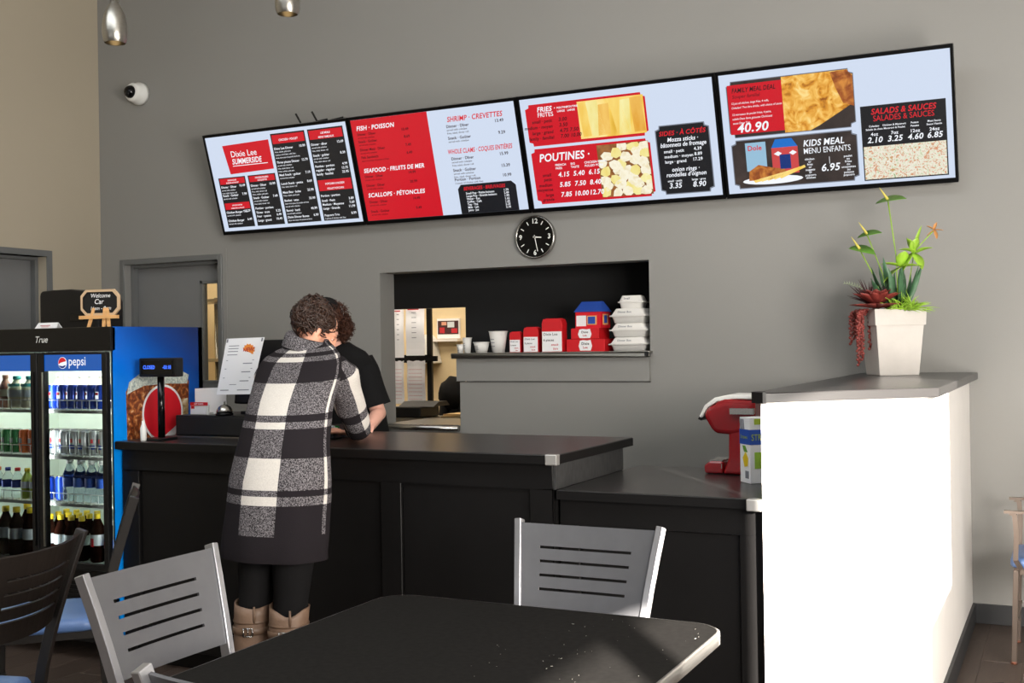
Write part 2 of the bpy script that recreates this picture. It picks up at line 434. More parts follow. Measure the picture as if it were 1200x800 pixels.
# door in the back wall: frame, leaf with a narrow lite
b = MB(); fy = WY-.012
b.box(-6.47, -6.43, fy, WY+.11, 0, 2.185, 'frame_grey'); b.box(-5.52, -5.485, fy, WY+.11, 0, 2.185); b.box(-6.43, -5.52, fy, WY+.11, 2.145, 2.185)
b.box(-6.43, -6.40, WY+.06, WY+.11, 0, 2.145); b.box(-5.55, -5.52, WY+.06, WY+.11, 0, 2.145); b.box(-6.40, -5.55, WY+.06, WY+.11, 2.12, 2.145)
fr = struct(b.build('door_1', bevel=.003, seg=1))
b = MB(); ya, yb = WY+.112, WY+.157
b.box(-6.425, -5.785, ya, yb, .01, 2.14, 'door_grey'); b.box(-5.605, -5.525, ya, yb, .01, 2.14); b.box(-5.785, -5.605, ya, yb, 2.005, 2.14); b.box(-5.785, -5.605, ya, yb, .01, 1.25)
b.build('door_leaf', parent=fr)
b = MB(); b.box(-5.785, -5.765, ya-.01, yb, 1.25, 2.005, 'frame_grey'); b.box(-5.625, -5.605, ya-.01, yb, 1.25, 2.005); b.box(-5.785, -5.605, ya-.01, yb, 1.985, 2.005); b.box(-5.785, -5.605, ya-.01, yb, 1.25, 1.27)
b.build('pane_frame', parent=fr)
b = MB(); b.box(-5.765, -5.625, ya+.018, ya+.024, 1.27, 1.985, 'pane_glass'); b.build('pane', parent=fr)
# door in the left wall
b = MB(); fx = -6.658
b.box(-6.78, fx, 4.86, 4.9, 0, 2.235, 'frame_grey'); b.box(-6.78, fx, 5.9, 5.948, 0, 2.235); b.box(-6.78, fx, 4.9, 5.9, 2.19, 2.235)
b.box(-6.80, -6.75, 4.9, 4.93, 0, 2.19); b.box(-6.80, -6.75, 5.87, 5.9, 0, 2.19); b.box(-6.80, -6.75, 4.93, 5.87, 2.165, 2.19)
fr = struct(b.build('door_2', bevel=.003, seg=1))
b = MB(); b.box(-6.84, -6.805, 4.905, 5.895, .01, 2.185, 'door_grey'); b.build('door_leaf', parent=fr)
# windows of the right wall: frames and panes
for k, (a, c, z0, z1) in enumerate(holes):
    b = MB(); x0, x1 = WX, WX+.012
    b.box(x0, x1, a, a+.002, z0, z1, 'black_matte'); b.box(x0, x1, c-.002, c, z0, z1); b.box(x0, x1, a+.002, c-.002, z1-.002, z1); b.box(x0, x1, a+.002, c-.002, z0, z0+.002)
    struct(b.build('window_%d' % (k+1)))
b = MB(); b.box(-5.34, .24, -4.10, -4.08, .86, 2.94, 'white_plastic'); b.box(-5.4, .3, -4.1, -4.06, .8, .86, 'black_matte'); b.box(-5.4, .3, -4.1, -4.06, 2.94, 3.0)
for x in (-5.4, -3.5, -1.6, .24): b.box(x, x+.06, -4.08, -4.06, .86, 2.94)
struct(b.build('window_4'))  # added panel and bars on the solid wall, dressing for the front fill

b = MB(); b.box(2.17, 2.2, 1.8, 1.88, 0, 2.1, 'black_matte'); b.box(2.17, 2.2, 3.62, 3.7, 0, 2.1); b.box(2.17, 2.2, 1.88, 3.62, 2.02, 2.1); b.box(2.185, 2.19, 1.88, 3.62, 0, 2.02, 'white_plastic'); struct(b.build('added_door_panel'))  # added frame and white panel on the closed wall, dressing for the side fill
# ---------------------------------------------------------------- kitchen beyond the opening
b = MB()
b.box(-8.4, -1.8, 8.9, 9.0, 0, 2.9, 'wall_beige'); b.box(-8.5, -8.4, 6.6, 9.0, 0, 2.9); b.box(-1.8, -1.7, 6.6, 9.0, 0, 2.9); b.box(-8.4, -1.8, 6.6, 9.0, 2.9, 3.0)
b.box(-8.4, -6.86, 6.5, 6.6, 0, 2.9)
struct(b.build('wall_kitchen'))
b = MB(); b.box(-8.4, -1.8, 6.6, 9.0, -.05, 0, 'joint_dark'); struct(b.build('floor_kitchen'))
# black bulkhead with a doorway
b = MB(); b.box(-4.35, -3.84, 7.05, 7.15, 1.77, 2.9, 'soffit_black'); b.box(-3.84, -1.8, 7.05, 7.15, 0, 2.9); b.box(-4.95, -4.35, 7.05, 7.15, 1.77, 2.9)
struct(b.build('wall_bulkhead'))
b = MB(); b.box(-3.86, -3.80, 7.155, 7.35, 0, 1.77, 'wall_beige'); struct(b.build('wall_return'))

# ================================================================ COUNTERS
LBL_ = None
b = MB(); b.box(-4.085, -1.792, 4.0, 4.86, 1.032, 1.07, 'laminate_slab'); ct = b.build('countertop', bevel=.006)
tag(ct, 'long black countertop of the tall service counter the customer leans on', 'countertop')
b = MB(); b.box(-4.084, -1.80, 3.9985, 4.001, 1.0325, 1.0665, 'cabinet_black'); b.box(-1.7935, -1.7905, 4.01, 4.855, 1.0325, 1.0665); b.build('edge_band', parent=ct)['label'] = 'black edge band'
b = MB(); b.box(-1.838, -1.788, 3.996, 4.03, 1.029, 1.0715, 'cap_silver'); b.build('corner_cap', parent=ct, bevel=.004)['label'] = 'silver metal corner cap'
# tall counter cabinet
cb = thing('service_counter', 'tall black panelled service counter between drinks fridge and lower counter', 'counter', (-2.95, 4.4, 0))
b = MB(); b.box(-4.075, -1.825, 4.06, 4.80, .1, 1.030, 'cabinet_black'); b.box(-4.075, -1.825, 4.12, 4.78, 0, .1); b.build('body', parent=cb)
b = MB(); xs = [-4.075, -3.33, -2.58, -1.825]
b.box(-4.075, -1.825, 4.038, 4.06, .93, 1.030, 'cabinet_black'); b.box(-4.075, -1.825, 4.038, 4.06, .1, .2)
for x in (-4.075, -3.37, -2.62, -1.925): b.box(x, x+.1, 4.038, 4.06, .2, .93)
b.build('face_frame', parent=cb, bevel=.002, seg=1)
for x0, x1 in ((-3.975, -3.37), (-3.27, -2.62), (-2.52, -1.925)):
    b = MB(); b.box(x0+.004, x1-.004, 4.052, 4.06, .204, .926, 'cabinet_black'); b.build('panel', parent=cb)
b = MB(); b.box(-1.8249, -1.815, 4.045, 4.79, .93, 1.030, 'brushed_dark'); b.build('end_panel', parent=cb)['label'] = 'brushed dark grey end panel'
# lower counter
b = MB(); b.box(-1.813, -1.003, 4.045, 4.985, .892, .93, 'laminate_slab'); ct2 = b.build('countertop', bevel=.006)
tag(ct2, 'lower black countertop carrying the red coffee machine and straw box', 'countertop')
b = MB(); b.box(-1.812, -1.04, 4.0435, 4.046, .8925, .9265, 'cabinet_black'); b.build('edge_band', parent=ct2)['label'] = 'black edge band'
b = MB(); b.box(-1.055, -1.0, 4.012, 4.05, .889, .932, 'cap_silver'); b.build('corner_cap', parent=ct2, bevel=.004)['label'] = 'silver metal corner cap'
cb = thing('service_counter', 'lower black panelled counter against the white partition', 'counter', (-1.4, 4.4, 0))
b = MB(); b.box(-1.815, -1.003, 4.105, 4.96, .1, .890, 'cabinet_black'); b.box(-1.815, -1.003, 4.16, 4.9, 0, .1); b.build('body', parent=cb)
b = MB(); b.box(-1.815, -1.003, 4.083, 4.105, .79, .890, 'cabinet_black'); b.box(-1.815, -1.003, 4.083, 4.105, .1, .2); b.box(-1.815, -1.735, 4.083, 4.105, .2, .79); b.box(-1.10, -1.003, 4.083, 4.105, .2, .79)
b.build('face_frame', parent=cb, bevel=.002, seg=1)
b = MB(); b.box(-1.731, -1.104, 4.097, 4.105, .204, .786, 'cabinet_black'); b.build('panel', parent=cb)
# ledge on the partition
b = MB(); b.prism([(-1.03, WY-.001), (-1.03, 4.035), (-.983, 4.0), (-.445, 4.497), (-.445, WY-.001)], 1.277, 1.314, 'z', 'laminate_slab'); lt = b.build('countertop', bevel=.004)
tag(lt, 'dark ledge on top of the white partition under the potted plant', 'countertop')
b = MB(); b.prism([(-1.034, 4.1), (-1.034, 4.032), (-.985, 3.996), (-.975, 4.005), (-.99, 4.05), (-1.0, 4.1)], 1.2755, 1.3155, 'z', 'black_plastic'); b.build('end_cap', parent=lt)['label'] = 'black end cap'

# ================================================================ SERVING OPENING
sh = thing('serving_shelf', 'stainless steel ledge in the opening carrying cups and boxes', 'shelf', (-2.89, 6.5, 1.41))
b = MB(); b.box(-3.575, -2.235, 6.36, 6.92, 1.436, 1.448, 'steel_brushed'); b.box(-3.575, -2.235, 6.36, 6.372, 1.413, 1.436); b.build('top', parent=sh, bevel=.003)
b = MB(); b.box(-2.262, -2.240, 6.350, 6.3605, 1.418, 1.442, 'black_matte'); b.build('bracket', parent=sh)
b = MB(); b.box(-3.56, -3.52, 6.402, 6.93, 1.413, 1.435, 'steel'); b.build('support', parent=sh)
lo = thing('steel_sill', 'rolled stainless sill at the foot of the opening beside the cashier', 'sill', (-3.85, 6.45, .95))
b = MB(); b.box(-4.143, -3.546, 6.37, 7.04, .970, .982, 'steel_brushed'); b.build('top', parent=lo)
b = MB(); b.sweep([(-4.19, 6.375, .966), (-3.535, 6.375, .966)], .0215, 14, 'steel', side=(0, 0, 1)); b.build('rolled_edge', parent=lo)
b = MB(); b.sweep([(-4.143, 7.02, .94), (-3.546, 7.02, .94)], .03, 10, 'steel', side=(0, 0, 1)); b.build('support', parent=lo)

SZ = 1.448
def cup(x, y, r0, r1, h, label, name='paper_cup'):
    t = thing(name, label, 'cup', (x, y, SZ), 0, 'white sample cups on the serving ledge')
    b = MB(); b.lathe([(r0, 0), (r1, h), (r1-.003, h), (r0-.003, .006)], n=20, mat='foam'); b.build('body', parent=t, world=False)
    b = MB(); b.lathe([(r1-.001, h-.004), (r1+.003, h-.002), (r1+.003, h+.002), (r1-.003, h+.002), (r1-.004, h-.004)], n=20, mat='foam', cap=False); b.build('rim', parent=t, world=False)
    b = MB()
    for k in range(3):
        a0 = -2.35+k*.02; rr = (r0+(r1-r0)*(.6-.16*k))+.0012; z = h*(.62-.16*k)
        b.loft([[(rr*math.cos(a0+j*.09), rr*math.sin(a0+j*.09), z+dz) for j in range(9)] for dz in (0, .004)], 'ink_grey', cap=False, close=False)
    b.build('lettering', parent=t, world=False)['kind'] = 'stuff'
    return t
cup(-3.565, 6.47, .019, .025, .055, 'smallest white portion cup at the left end of the steel ledge')
cup(-3.515, 6.47, .021, .030, .098, 'slim white cup second from the left on the steel ledge')
cup(-3.41, 6.47, .036, .052, .068, 'low wide white foam bowl on the steel ledge', 'foam_bowl')
cup(-3.288, 6.47, .040, .060, .135, 'tallest white foam cup beside the smallest red carton')
def carton(x, w_, d_, h, lab, n):
    t = thing('snack_carton', lab, 'carton', (x, 6.47, SZ), R(4), 'red cartons on the serving ledge')
    b = MB(); b.prism([(-w_/2, 0), (w_/2, 0), (w_/2, h*.86), (w_/2*.86, h), (-w_/2*.86, h), (-w_/2, h*.86)], -d_/2, d_/2, 'y', 'red_card'); b.build('box', parent=t, world=False, bevel=.002, seg=1)
    b = MB(); b.box(-w_/2+.003, w_/2-.003, -d_/2-.0012, -d_/2-.0002, .003, h*.62, 'white_paper'); b.build('label_panel', parent=t, world=False)
    b = MB(); s = w_*.15
    text(b, 'Dixie Lee', (-w_*.42, -d_/2-.0018, h*.5), (1, 0, 0), (0, 0, 1), s*1.2, 0, 0, 'l', 'ink')
    text(b, str(n)+' pieces', (-w_*.42, -d_/2-.0018, h*.33), (1, 0, 0), (0, 0, 1), s, 1, 0, 'l', 'ink')
    text(b, 'snack', (-w_*.05, -d_/2-.0018, h*.19), (1, 0, 0), (0, 0, 1), s, 1, 1, 'l', 'ink_red')
    text(b, 'box', (.05*w_, -d_/2-.0018, h*.07), (1, 0, 0), (0, 0, 1), s, 1, 1, 'l', 'ink_red')
    b.build('lettering', parent=t, world=False)['kind'] = 'stuff'
    b = MB(); b.box(-w_*.43, w_*.43, -.002, .002, h-.001, h+.004, 'red_card'); b.build('fold', parent=t, world=False)
carton(-3.158, .075, .06, .128, 'smallest red carton beside the tallest white cup', 2)
carton(-3.045, .10, .07, .155, 'medium red carton between the smallest and largest cartons', 3)
carton(-2.895, .135, .09, .205, 'largest red carton standing left of the flat boxes', 6)
def flatbox(x, z, w_, d_, h, lab):
    t = thing('flat_box', lab, 'box', (x, 6.56, z), 0, 'flat red boxes')
    b = MB(); b.box(-w_/2, w_/2, -d_/2, d_/2, 0, h, 'red_card'); b.build('box', parent=t, world=False, bevel=.002, seg=1)
    b = MB(); q = [(-.035, h*.08), (.035, h*.08), (.045, h*.45), (.035, h*.95), (.012, h*.9), (-.012, h*.95), (-.035, h*.9), (-.045, h*.45)]
    b.prism(q, -d_/2-.0015, -d_/2-.0002, 'y', 'white_paper'); b.build('crest', parent=t, world=False)
    b = MB(); text(b, 'Dixie', (0, -d_/2-.002, h*.55), (1, 0, 0), (0, 0, 1), h*.3, 1, 0, 'c', 'ink'); text(b, 'Lee', (0, -d_/2-.002, h*.25), (1, 0, 0), (0, 0, 1), h*.28, 1, 0, 'c', 'ink_red')
    b.build('lettering', parent=t, world=False)['kind'] = 'stuff'
    b = MB(); b.box(-w_/2+.004, w_/2-.004, -d_/2+.004, d_/2-.004, h, h+.0015, 'red_card'); b.build('lid', parent=t, world=False)
flatbox(-2.685, SZ, .255, .19, .075, 'wider flat red box at the bottom of its pair')
flatbox(-2.69, SZ+.0775, .185, .18, .065, 'narrower flat red box under the house shaped box')
hb = thing('house_box', 'house shaped carton with blue roof on top of the flat red boxes', 'carton', (-2.672, 6.56, SZ+.1445), R(-6))
b = MB(); b.box(-.088, .088, -.065, .065, 0, .10, 'red_print'); b.build('walls', parent=hb, world=False)
b = MB(); b.loft([[(-.096, -.072, .10), (.096, -.072, .10), (.096, .072, .10), (-.096, .072, .10)], [(-.070, -.012, .165), (.070, -.012, .165), (.070, .012, .165), (-.070, .012, .165)]], 'blue_print', False); b.build('roof', parent=hb, world=False)
b = MB(); b.box(-.080, -.012, -.0665, -.0652, .012, .078, 'white_paper'); b.box(-.006, .062, -.0665, -.0652, .02, .076, 'wood_light'); b.box(.088, .0893, -.035, .035, .02, .085, 'wood_light'); b.build('printed_panel', parent=hb, world=False)['kind'] = 'stuff'
b = MB(); b.box(.002, .052, -.068, -.0667, .026, .070, 'blue_print'); b.box(.0895, .0905, -.018, .018, .03, .078, 'blue_print'); b.build('printed_window', parent=hb, world=False)['kind'] = 'stuff'
def clam(x, z, w_, d_, h, rot, lab):
    t = thing('foam_container', lab, 'container', (x, 6.55, z), rot, 'white foam containers stacked at the right end of the ledge')
    def ring(a, c, z, n=5):
        r = []; q = .018
        for (sx, sy, st) in ((1, 1, 0), (-1, 1, 90), (-1, -1, 180), (1, -1, 270)):
            for k in range(n): an = R(st+90*k/(n-1)); r.append((sx*(a-q)+q*math.cos(an), sy*(c-q)+q*math.sin(an), z))
        return r
    a, c = w_/2, d_/2; i = .78; m = h*.48
    b = MB(); b.loft([ring(a*i, c*i, 0), ring(a*.86, c*.86, m*.8), ring(a*.9, c*.9, m-.003), ring(a, c, m-.003), ring(a, c, m)], 'foam'); b.build('base', parent=t, world=False)
    b = MB(); b.loft([ring(a, c, m+.001), ring(a, c, m+.004), ring(a*.9, c*.9, m+.006), ring(a*.84, c*.84, m+(h-m)*.4), ring(a*.74, c*.74, h-.004), ring(a*.71, c*.71, h)], 'foam'); b.build('lid', parent=t, world=False)
    b = MB(); u = Vector((0, .3*0+.06, .1)).normalized(); 
    text(b, 'Dinner Box' if w_ > .2 else 'Small', (-a*.55, -c*.845, m+(h-m)*.42), (1, 0, 0), Vector((0, c*.1, (h-m)*.6)).normalized(), .018, 1, 0, 'l', 'ink_grey'); b.build('lettering', parent=t, world=False)['kind'] = 'stuff'
clam(-2.405, SZ, .255, .21, .085, 0, 'bottom container of the white foam stack')
clam(-2.402, SZ+.086, .25, .21, .083, R(2), 'second white foam container from the bottom of the stack')
clam(-2.402, SZ+.170, .24, .21, .088, R(-2), 'third white foam container from the bottom under the small one')
clam(-2.40, SZ+.259, .165, .15, .078, R(6), 'small foam container on top of the white stack')

# ================================================================ KITCHEN THINGS
rk = thing('order_rack', 'dark rack behind the opening holding long printed order sheets', 'rack', (-4.5, 7.5, 0))
b = MB(); b.box(-4.43, -4.39, 7.505, 7.53, .0, 2.1, 'black_plastic'); b.box(-4.80, -4.39, 7.505, 7.525, 1.37, 1.43); b.box(-4.80, -4.39, 7.505, 7.525, 1.79, 1.83); b.build('post', parent=rk)
b = MB(); b.box(-4.54, -4.33, 7.485, 7.50, 1.38, 1.42, 'black_plastic'); b.build('clip_bar', parent=rk)
k = 0
for (x0, x1, z0, z1, lab) in ((-4.70, -4.615, 1.41, 1.80, 'upper left order sheet on the kitchen rack'), (-4.595, -4.43, 1.425, 1.81, 'upper right order sheet with a column of short lines'),
                             (-4.71, -4.62, 1.055, 1.385, 'lower left order sheet on the kitchen rack'), (-4.59, -4.43, 1.05, 1.385, 'lower right order sheet with pink ruled lines')):
    p = thing('order_sheet', lab, 'paper', ((x0+x1)/2, 7.47, z0), 0, 'order sheets')
    b = MB(); b.plate(lambda u, v: (x0+(x1-x0)*u, 7.474-.006*math.sin(u*6)*v+.004*math.sin(v*9), z0+(z1-z0)*v+.004*math.sin(u*14)*v), [i/8 for i in range(9)], [i/8 for i in range(9)], .001, None, 'white_paper'); b.build('sheet', parent=p)
    b = MB(); wdt = x1-x0
    if k in (1, 0):
        for i in range(6): b.box(x0+wdt*.36, x0+wdt*.6, 7.461, 7.462, z0+(z1-z0)*(.35+.1*i), z0+(z1-z0)*(.35+.1*i)+.005, 'ink_grey')
        b.box(x0+wdt*.15, x0+wdt*.75, 7.461, 7.462, z1-.035, z1-.027, 'ink_red')
    else:
        for i in range(9): b.box(x0+wdt*.12, x0+wdt*.88, 7.461, 7.4615, z0+(z1-z0)*(.12+.085*i), z0+(z1-z0)*(.12+.085*i)+.002, 'ink_red')
    b.build('printed_lines', parent=p)['kind'] = 'stuff'; k += 1
bx = thing('receipt_box', 'black printer-like box on the kitchen counter under the order sheets', 'box', (-4.42, 7.2, .97))
b = MB(); b.box(-4.55, -4.30, 7.18, 7.46, .97, 1.05, 'black_plastic'); b.build('body', parent=bx, bevel=.01)
b = MB(); b.prism([(7.20, 1.052), (7.44, 1.052), (7.40, 1.085), (7.28, 1.085)], -4.50, -4.2, 'x', 'black_matte'); b.build('cover', parent=bx)
b = MB(); b.box(-5.1, -3.9, 7.17, 7.50, .93, .968, 'steel_brushed'); b.box(-5.1, -3.9, 7.19, 7.46, 0, .93, 'cardboard'); kc = b.build('kitchen_counter'); tag(kc, 'steel topped kitchen counter seen through the opening', 'counter')
for (x, y, z, rz, w_, lab) in ((-4.07, 7.35, .97, 12, .22, 'brown cardboard sheet lying lowest on the kitchen counter'), (-4.06, 7.36, .984, -8, .18, 'upper brown cardboard sheet on the kitchen counter')):
    q = thing('cardboard_sheet', lab, 'cardboard', (x, y, z), R(rz)); b = MB(); b.box(-w_/2, w_/2, -.1, .1, 0, .01, 'cardboard'); b.build('sheet', parent=q, world=False)
    b = MB(); b.prism([(-w_/2, .011), (w_/2, .011), (w_/2-.02, .013), (-w_/2+.02, .013)], -.1, .1, 'y', 'cardboard'); b.build('flap', parent=q, world=False)
ds = thing('towel_dispenser', 'cream paper towel dispenser on the kitchen wall', 'dispenser', (-5.21, 8.82, 1.33))
b = MB(); b.prism([(-5.36, 1.34), (-5.09, 1.34), (-5.14, 1.56), (-5.18, 1.60), (-5.31, 1.60), (-5.35, 1.56)], 8.70, 8.8995, 'y', 'white_plastic'); b.build('cover', parent=ds, bevel=.012)
b = MB(); b.box(-5.33, -5.24, 8.692, 8.70, 1.40, 1.42, 'black_matte'); b.build('slot', parent=ds)
pc = thing('wall_calendar', 'small framed red and cream picture on the kitchen wall', 'picture', (-5.03, 8.88, 1.55))
b = MB(); b.box(-5.13, -4.90, 8.88, 8.9, 1.56, 1.74, 'white_paper'); b.box(-5.13, -4.88, 8.80, 8.9, 1.535, 1.555, 'wall_white'); b.build('board', parent=pc)
b = MB(); b.box(-5.12, -4.91, 8.876, 8.88, 1.60, 1.72, 'leaf_maroon'); b.box(-5.10, -5.05, 8.874, 8.876, 1.61, 1.66, 'ink_red'); b.box(-5.02, -4.95, 8.874, 8.876, 1.66, 1.71, 'label_pale'); b.box(-4.98, -4.92, 8.874, 8.876, 1.61, 1.65, 'ink_red'); b.box(-5.08, -5.03, 8.874, 8.876, 1.68, 1.71, 'skin'); b.build('print', parent=pc)
b = MB(); b.ell((-4.64, 8.3, 1.10), (.14, .10, .14), 14, 10, 'cloth_black', fn=lambda p: p*(1+.18*noise.noise(p*14)))
for x in (-4.72, -4.62, -4.54): b.sweep([(x, 8.3, 1.08), (x-.01, 8.28, .9), (x, 8.3, .6)], [.05, .045, .03], 8, 'cloth_black')
b.sweep([(-4.64, 8.3, .65), (-4.64, 8.3, 0)], .015, 6, 'black_plastic'); tag(b.build('hanging_coat'), 'black bundled coat hanging in the kitchen beyond the opening', 'coat')
b = MB()
for z in (1.38, 1.94): b.box(-7.6, -6.6, 8.3, 8.34, z, z+.03, 'steel_brushed')
b.sweep([(-7.1, 8.32, 0), (-7.1, 8.32, 2.0)], .02, 8, 'steel'); b.box(-7.6, -6.6, 8.34, 8.7, 1.94, 1.955); b.box(-7.6, -6.6, 8.34, 8.7, 1.38, 1.395); b.sweep([(-7.5, 8.68, 0), (-7.5, 8.68, 2.0)], .02, 8, 'steel')
tag(b.build('wire_rack'), 'metal rack in the lit room behind the narrow door window', 'rack')

# ================================================================ MENU SCREENS
TW, TH = 1.19, .66; TILT = R(17.2)
XS = [-5.395, -4.185, -2.970, -1.748, -.512]
class Scr:
    def __init__(s, i, label):
        x0, x1 = XS[i], XS[i+1]; s.W = x1-x0-.008; s.w = s.W-.03; s.h = .66
        s.t = thing('menu_screen', label, 'screen', ((x0+x1)/2, 6.335, 2.308), 0, 'menu screens over the opening'); s.t.rotation_euler = (TILT, 0, 0)
        W = s.W; b = MB(); z0, z1 = 0, .705
        b.box(-W/2, W/2, .004, .045, z0, z1, 'black_plastic'); b.box(-W*.35, W*.35, .045, .07, .1, .6); b.build('housing', parent=s.t, world=False, bevel=.004, seg=1)
        b = MB(); b.box(-W/2, W/2, -.006, .0035, z0, .024, 'bezel_black'); b.box(-W/2, W/2, -.006, .0035, .686, z1); b.box(-W/2, -W/2+.014, -.006, .0035, .024, .686); b.box(W/2-.014, W/2, -.006, .0035, .024, .686)
        b.build('bezel', parent=s.t, world=False)
        b = MB(); b.box(-s.w/2, s.w/2, -.001, .0035, .025, .685, 'e_white'); s.scr = b.build('display', parent=s.t, world=False)
        b = MB(); b.box(-.15, .15, .05, .12, .25, .5, 'black_matte'); b.build('wall_bracket', parent=s.t, world=False)
        s.L = {}
    def P(s, u, v): return ((u-.5)*s.w, .025+(1-v)*s.h)
    def mb(s, name, layer):
        k = (name, layer)
        if name not in ('menu_lettering', 'curds_picture', 'meal_picture', 'fries_picture'): k = (name, layer, len(s.L))
        if k not in s.L: s.L[k] = MB()
        return s.L[k]
    def rect(s, u0, v0, u1, v1, mat, layer=1, name='menu_panel'): s.poly([(u0, v0), (u1, v0), (u1, v1), (u0, v1)], mat, layer, name)
    def poly(s, pts, mat, layer=1, name='menu_panel'):
        y = -.001-.0005*layer; q = [s.P(u, v) for u, v in pts]; s.mb(name, layer).prism(q, y, y+.0004, 'y', mat)
    def notch(s, u0, v0, u1, v1, mat, layer=1, name='menu_panel', c=.022):
        cu, cv = c, c*1.8
        s.poly([(u0+cu, v0), (u1-cu, v0), (u1-cu*.9, v0+cv*.7), (u1, v0+cv), (u1, v1-cv), (u1-cu*.9, v1-cv*.7), (u1-cu, v1), (u0+cu, v1), (u0+cu*.9, v1-cv*.7), (u0, v1-cv), (u0, v0+cv), (u0+cu*.9, v0+cv*.7)], mat, layer, name)
    def txt(s, t, u, v, size, mat='e_pale', bold=1, italic=0, align='l', layer=5, sx=1.0):
        x, z = s.P(u, v); text(s.mb('menu_heading' if size > .029 else 'menu_lettering', 5), t, (x, -.001-.0005*layer, z), (1, 0, 0), (0, 0, 1), size, bold, italic, align, mat, sx)
    def item(s, u, v, head, price, up, lines=2, mat='e_pale', size=.021):
        s.txt(head, u, v, size, mat)
        if price: s.txt(price, up, v-.005, size*1.05, mat, align='r')
        pool = ['fries, salad, dinner roll', 'frites, salade, petit pain', '2 pieces of chicken with fries', 'deux morceaux de poulet et frites', 'served with coleslaw']
        for k in range(lines): s.txt(pool[(k+len(head)) % 5], u, v+.030*(k+1), size*.68, mat, bold=0)
    def done(s):
        for k, m in s.L.items():
            o = m.build(k[0], parent=s.scr, world=False)
            if k[0] in ('menu_lettering', 'curds_picture', 'meal_picture', 'fries_picture'): o['kind'] = 'stuff'

# --- screen 1
s = Scr(0, 'leftmost menu screen with black columns of prices and a red logo block')
s.poly([(.115, .10), (.455, .085), (.455, .385), (.135, .40)], 'e_red', 1, 'logo_block')
s.txt('Dixie Lee', .165, .225, .058, bold=0); s.txt('SUMMERSIDE', .165, .300, .052, italic=1, sx=.80); s.rect(.165, .315, .42, .322, 'e_pale', 2, 'logo_block')
for (u0, v0, u1, hd) in ((.035, .43, .235, [(.44, .50, 'SANDWICHES', 'BURGERS DE POULET'), (.70, .77, 'CHICKEN BURGER', 'HAMBURGER AU POULET')]), (.255, .43, .455, [(.44, .50, 'CHICKEN FINGERS', 'CROQUETTES')]),
                         (.475, .035, .715, [(.05, .14, 'CHICKEN · POULET', '')]), (.735, .035, .975, [(.05, .14, 'LEE MEALS', 'REPAS FAMILIAUX'), (.55, .66, 'POPCORN CHICKEN', 'POULET POPCORN')])):
    s.rect(u0, v0, u1, .965, 'e_black', 1)
    for (a, c, t1, t2) in hd:
        s.rect(u0+.008, a, u1-.008, c, 'e_red', 2, 'menu_header'); m_ = (u0+u1)/2
        sz = min(.038, .70*(u1-u0)*s.w/max(len(t1), len(t2))*1.55)
        if t2: s.txt(t1, m_, a+(c-a)*.46, sz*.9, italic=1, align='c', sx=.85); s.txt(t2, m_, a+(c-a)*.9, sz*.85, italic=1, align='c', sx=.85)
        else: s.txt(t1, m_, a+(c-a)*.72, sz*1.05, italic=1, align='c', sx=.85)
for (u, up, rows) in ((.045, .225, [(.54, 'Dinner · Dîner', '10.49', 2), (.63, 'Snack · Goûter', '7.99', 1), (.81, 'Chicken Burger Trio', '10.29', 1), (.90, 'Chicken Burger', '6.49', 1)]),
                      (.265, .445, [(.55, 'Dinner · Dîner', '10.99', 3), (.68, 'Snack · Goûter', '7.49', 2), (.79, 'Portion · portion', '', 0), (.835, 'Three · trois', '5.25', 0), (.875, 'Four · quatre', '6.49', 0), (.92, 'Large · grand', '10.49', 0)]),
                      (.485, .705, [(.20, 'Dixie Lee Dinner', '10.99', 3), (.34, 'Three pieces Dinner', '12.79', 3), (.47, 'Meal Snack · goûter', '7.19', 1), (.56, 'Lunch Snack · petite', '8.69', 1), (.65, 'Meat Box · boîte', '25.99', 1), (.735, 'Bucket · seau', '33.99', 2), (.84, 'Barrel · baril', '40.99', 1), (.91, 'Dixie Dinner Boxes', '6.99', 1)]),
                      (.745, .965, [(.20, 'Dinner · dîner', '12.69', 2), (.31, 'Snack · goûter', '8.39', 2), (.42, 'Portion · portion', '4.99', 0), (.46, 'regular · régulier', '12.75', 0), (.50, 'family · familial', '22.95', 0), (.72, 'Portion · portion', '', 0), (.77, 'Small · Petit', '3.89', 0), (.81, 'Medium · Moyenne', '7.69', 0), (.85, 'Large · Grande', '11.99', 0), (.92, 'Popcorn Trio', '8.99', 1)])):
    for (v, h, p, n) in rows: s.item(u, v, h, p, up, n)
s.done()
# --- screen 2
s = Scr(1, 'second menu screen from the left, half solid red with fish and clam prices')
s.rect(0, 0, .485, 1, 'e_red', 1)
s.txt('FISH · POISSON', .03, .105, .040, italic=1); s.txt('SEAFOOD · FRUITS DE MER', .03, .52, .038, italic=1, sx=.95); s.txt('SCALLOPS · PÉTONCLES', .03, .765, .038, italic=1)
for (v, h, p, n) in ((.155, 'Dinner · Dîner', '10.49', 1), (.225, 'Snack · Goûter', '8.69', 1), (.305, 'Dinner Meal · Dîner', '7.49', 1), (.38, 'Fish Sandwich', '6.49', 1), (.57, 'Dinner · Dîner', '14.99', 1), (.66, 'Dinner · Dîner', '20.99', 1), (.825, 'Dinner · Dîner', '14.49', 1), (.92, 'Snack · Goûter', '9.49', 1)):
    s.item(.03, v, h, p, .36, n, 'e_ink', .022)
s.txt('SHRIMP · CREVETTES', .60, .12, .044, 'e_redtext', italic=1, sx=.9); s.txt('WHOLE CLAMS · COQUES ENTIÈRES', .575, .42, .040, 'e_redtext', italic=1, sx=.66)
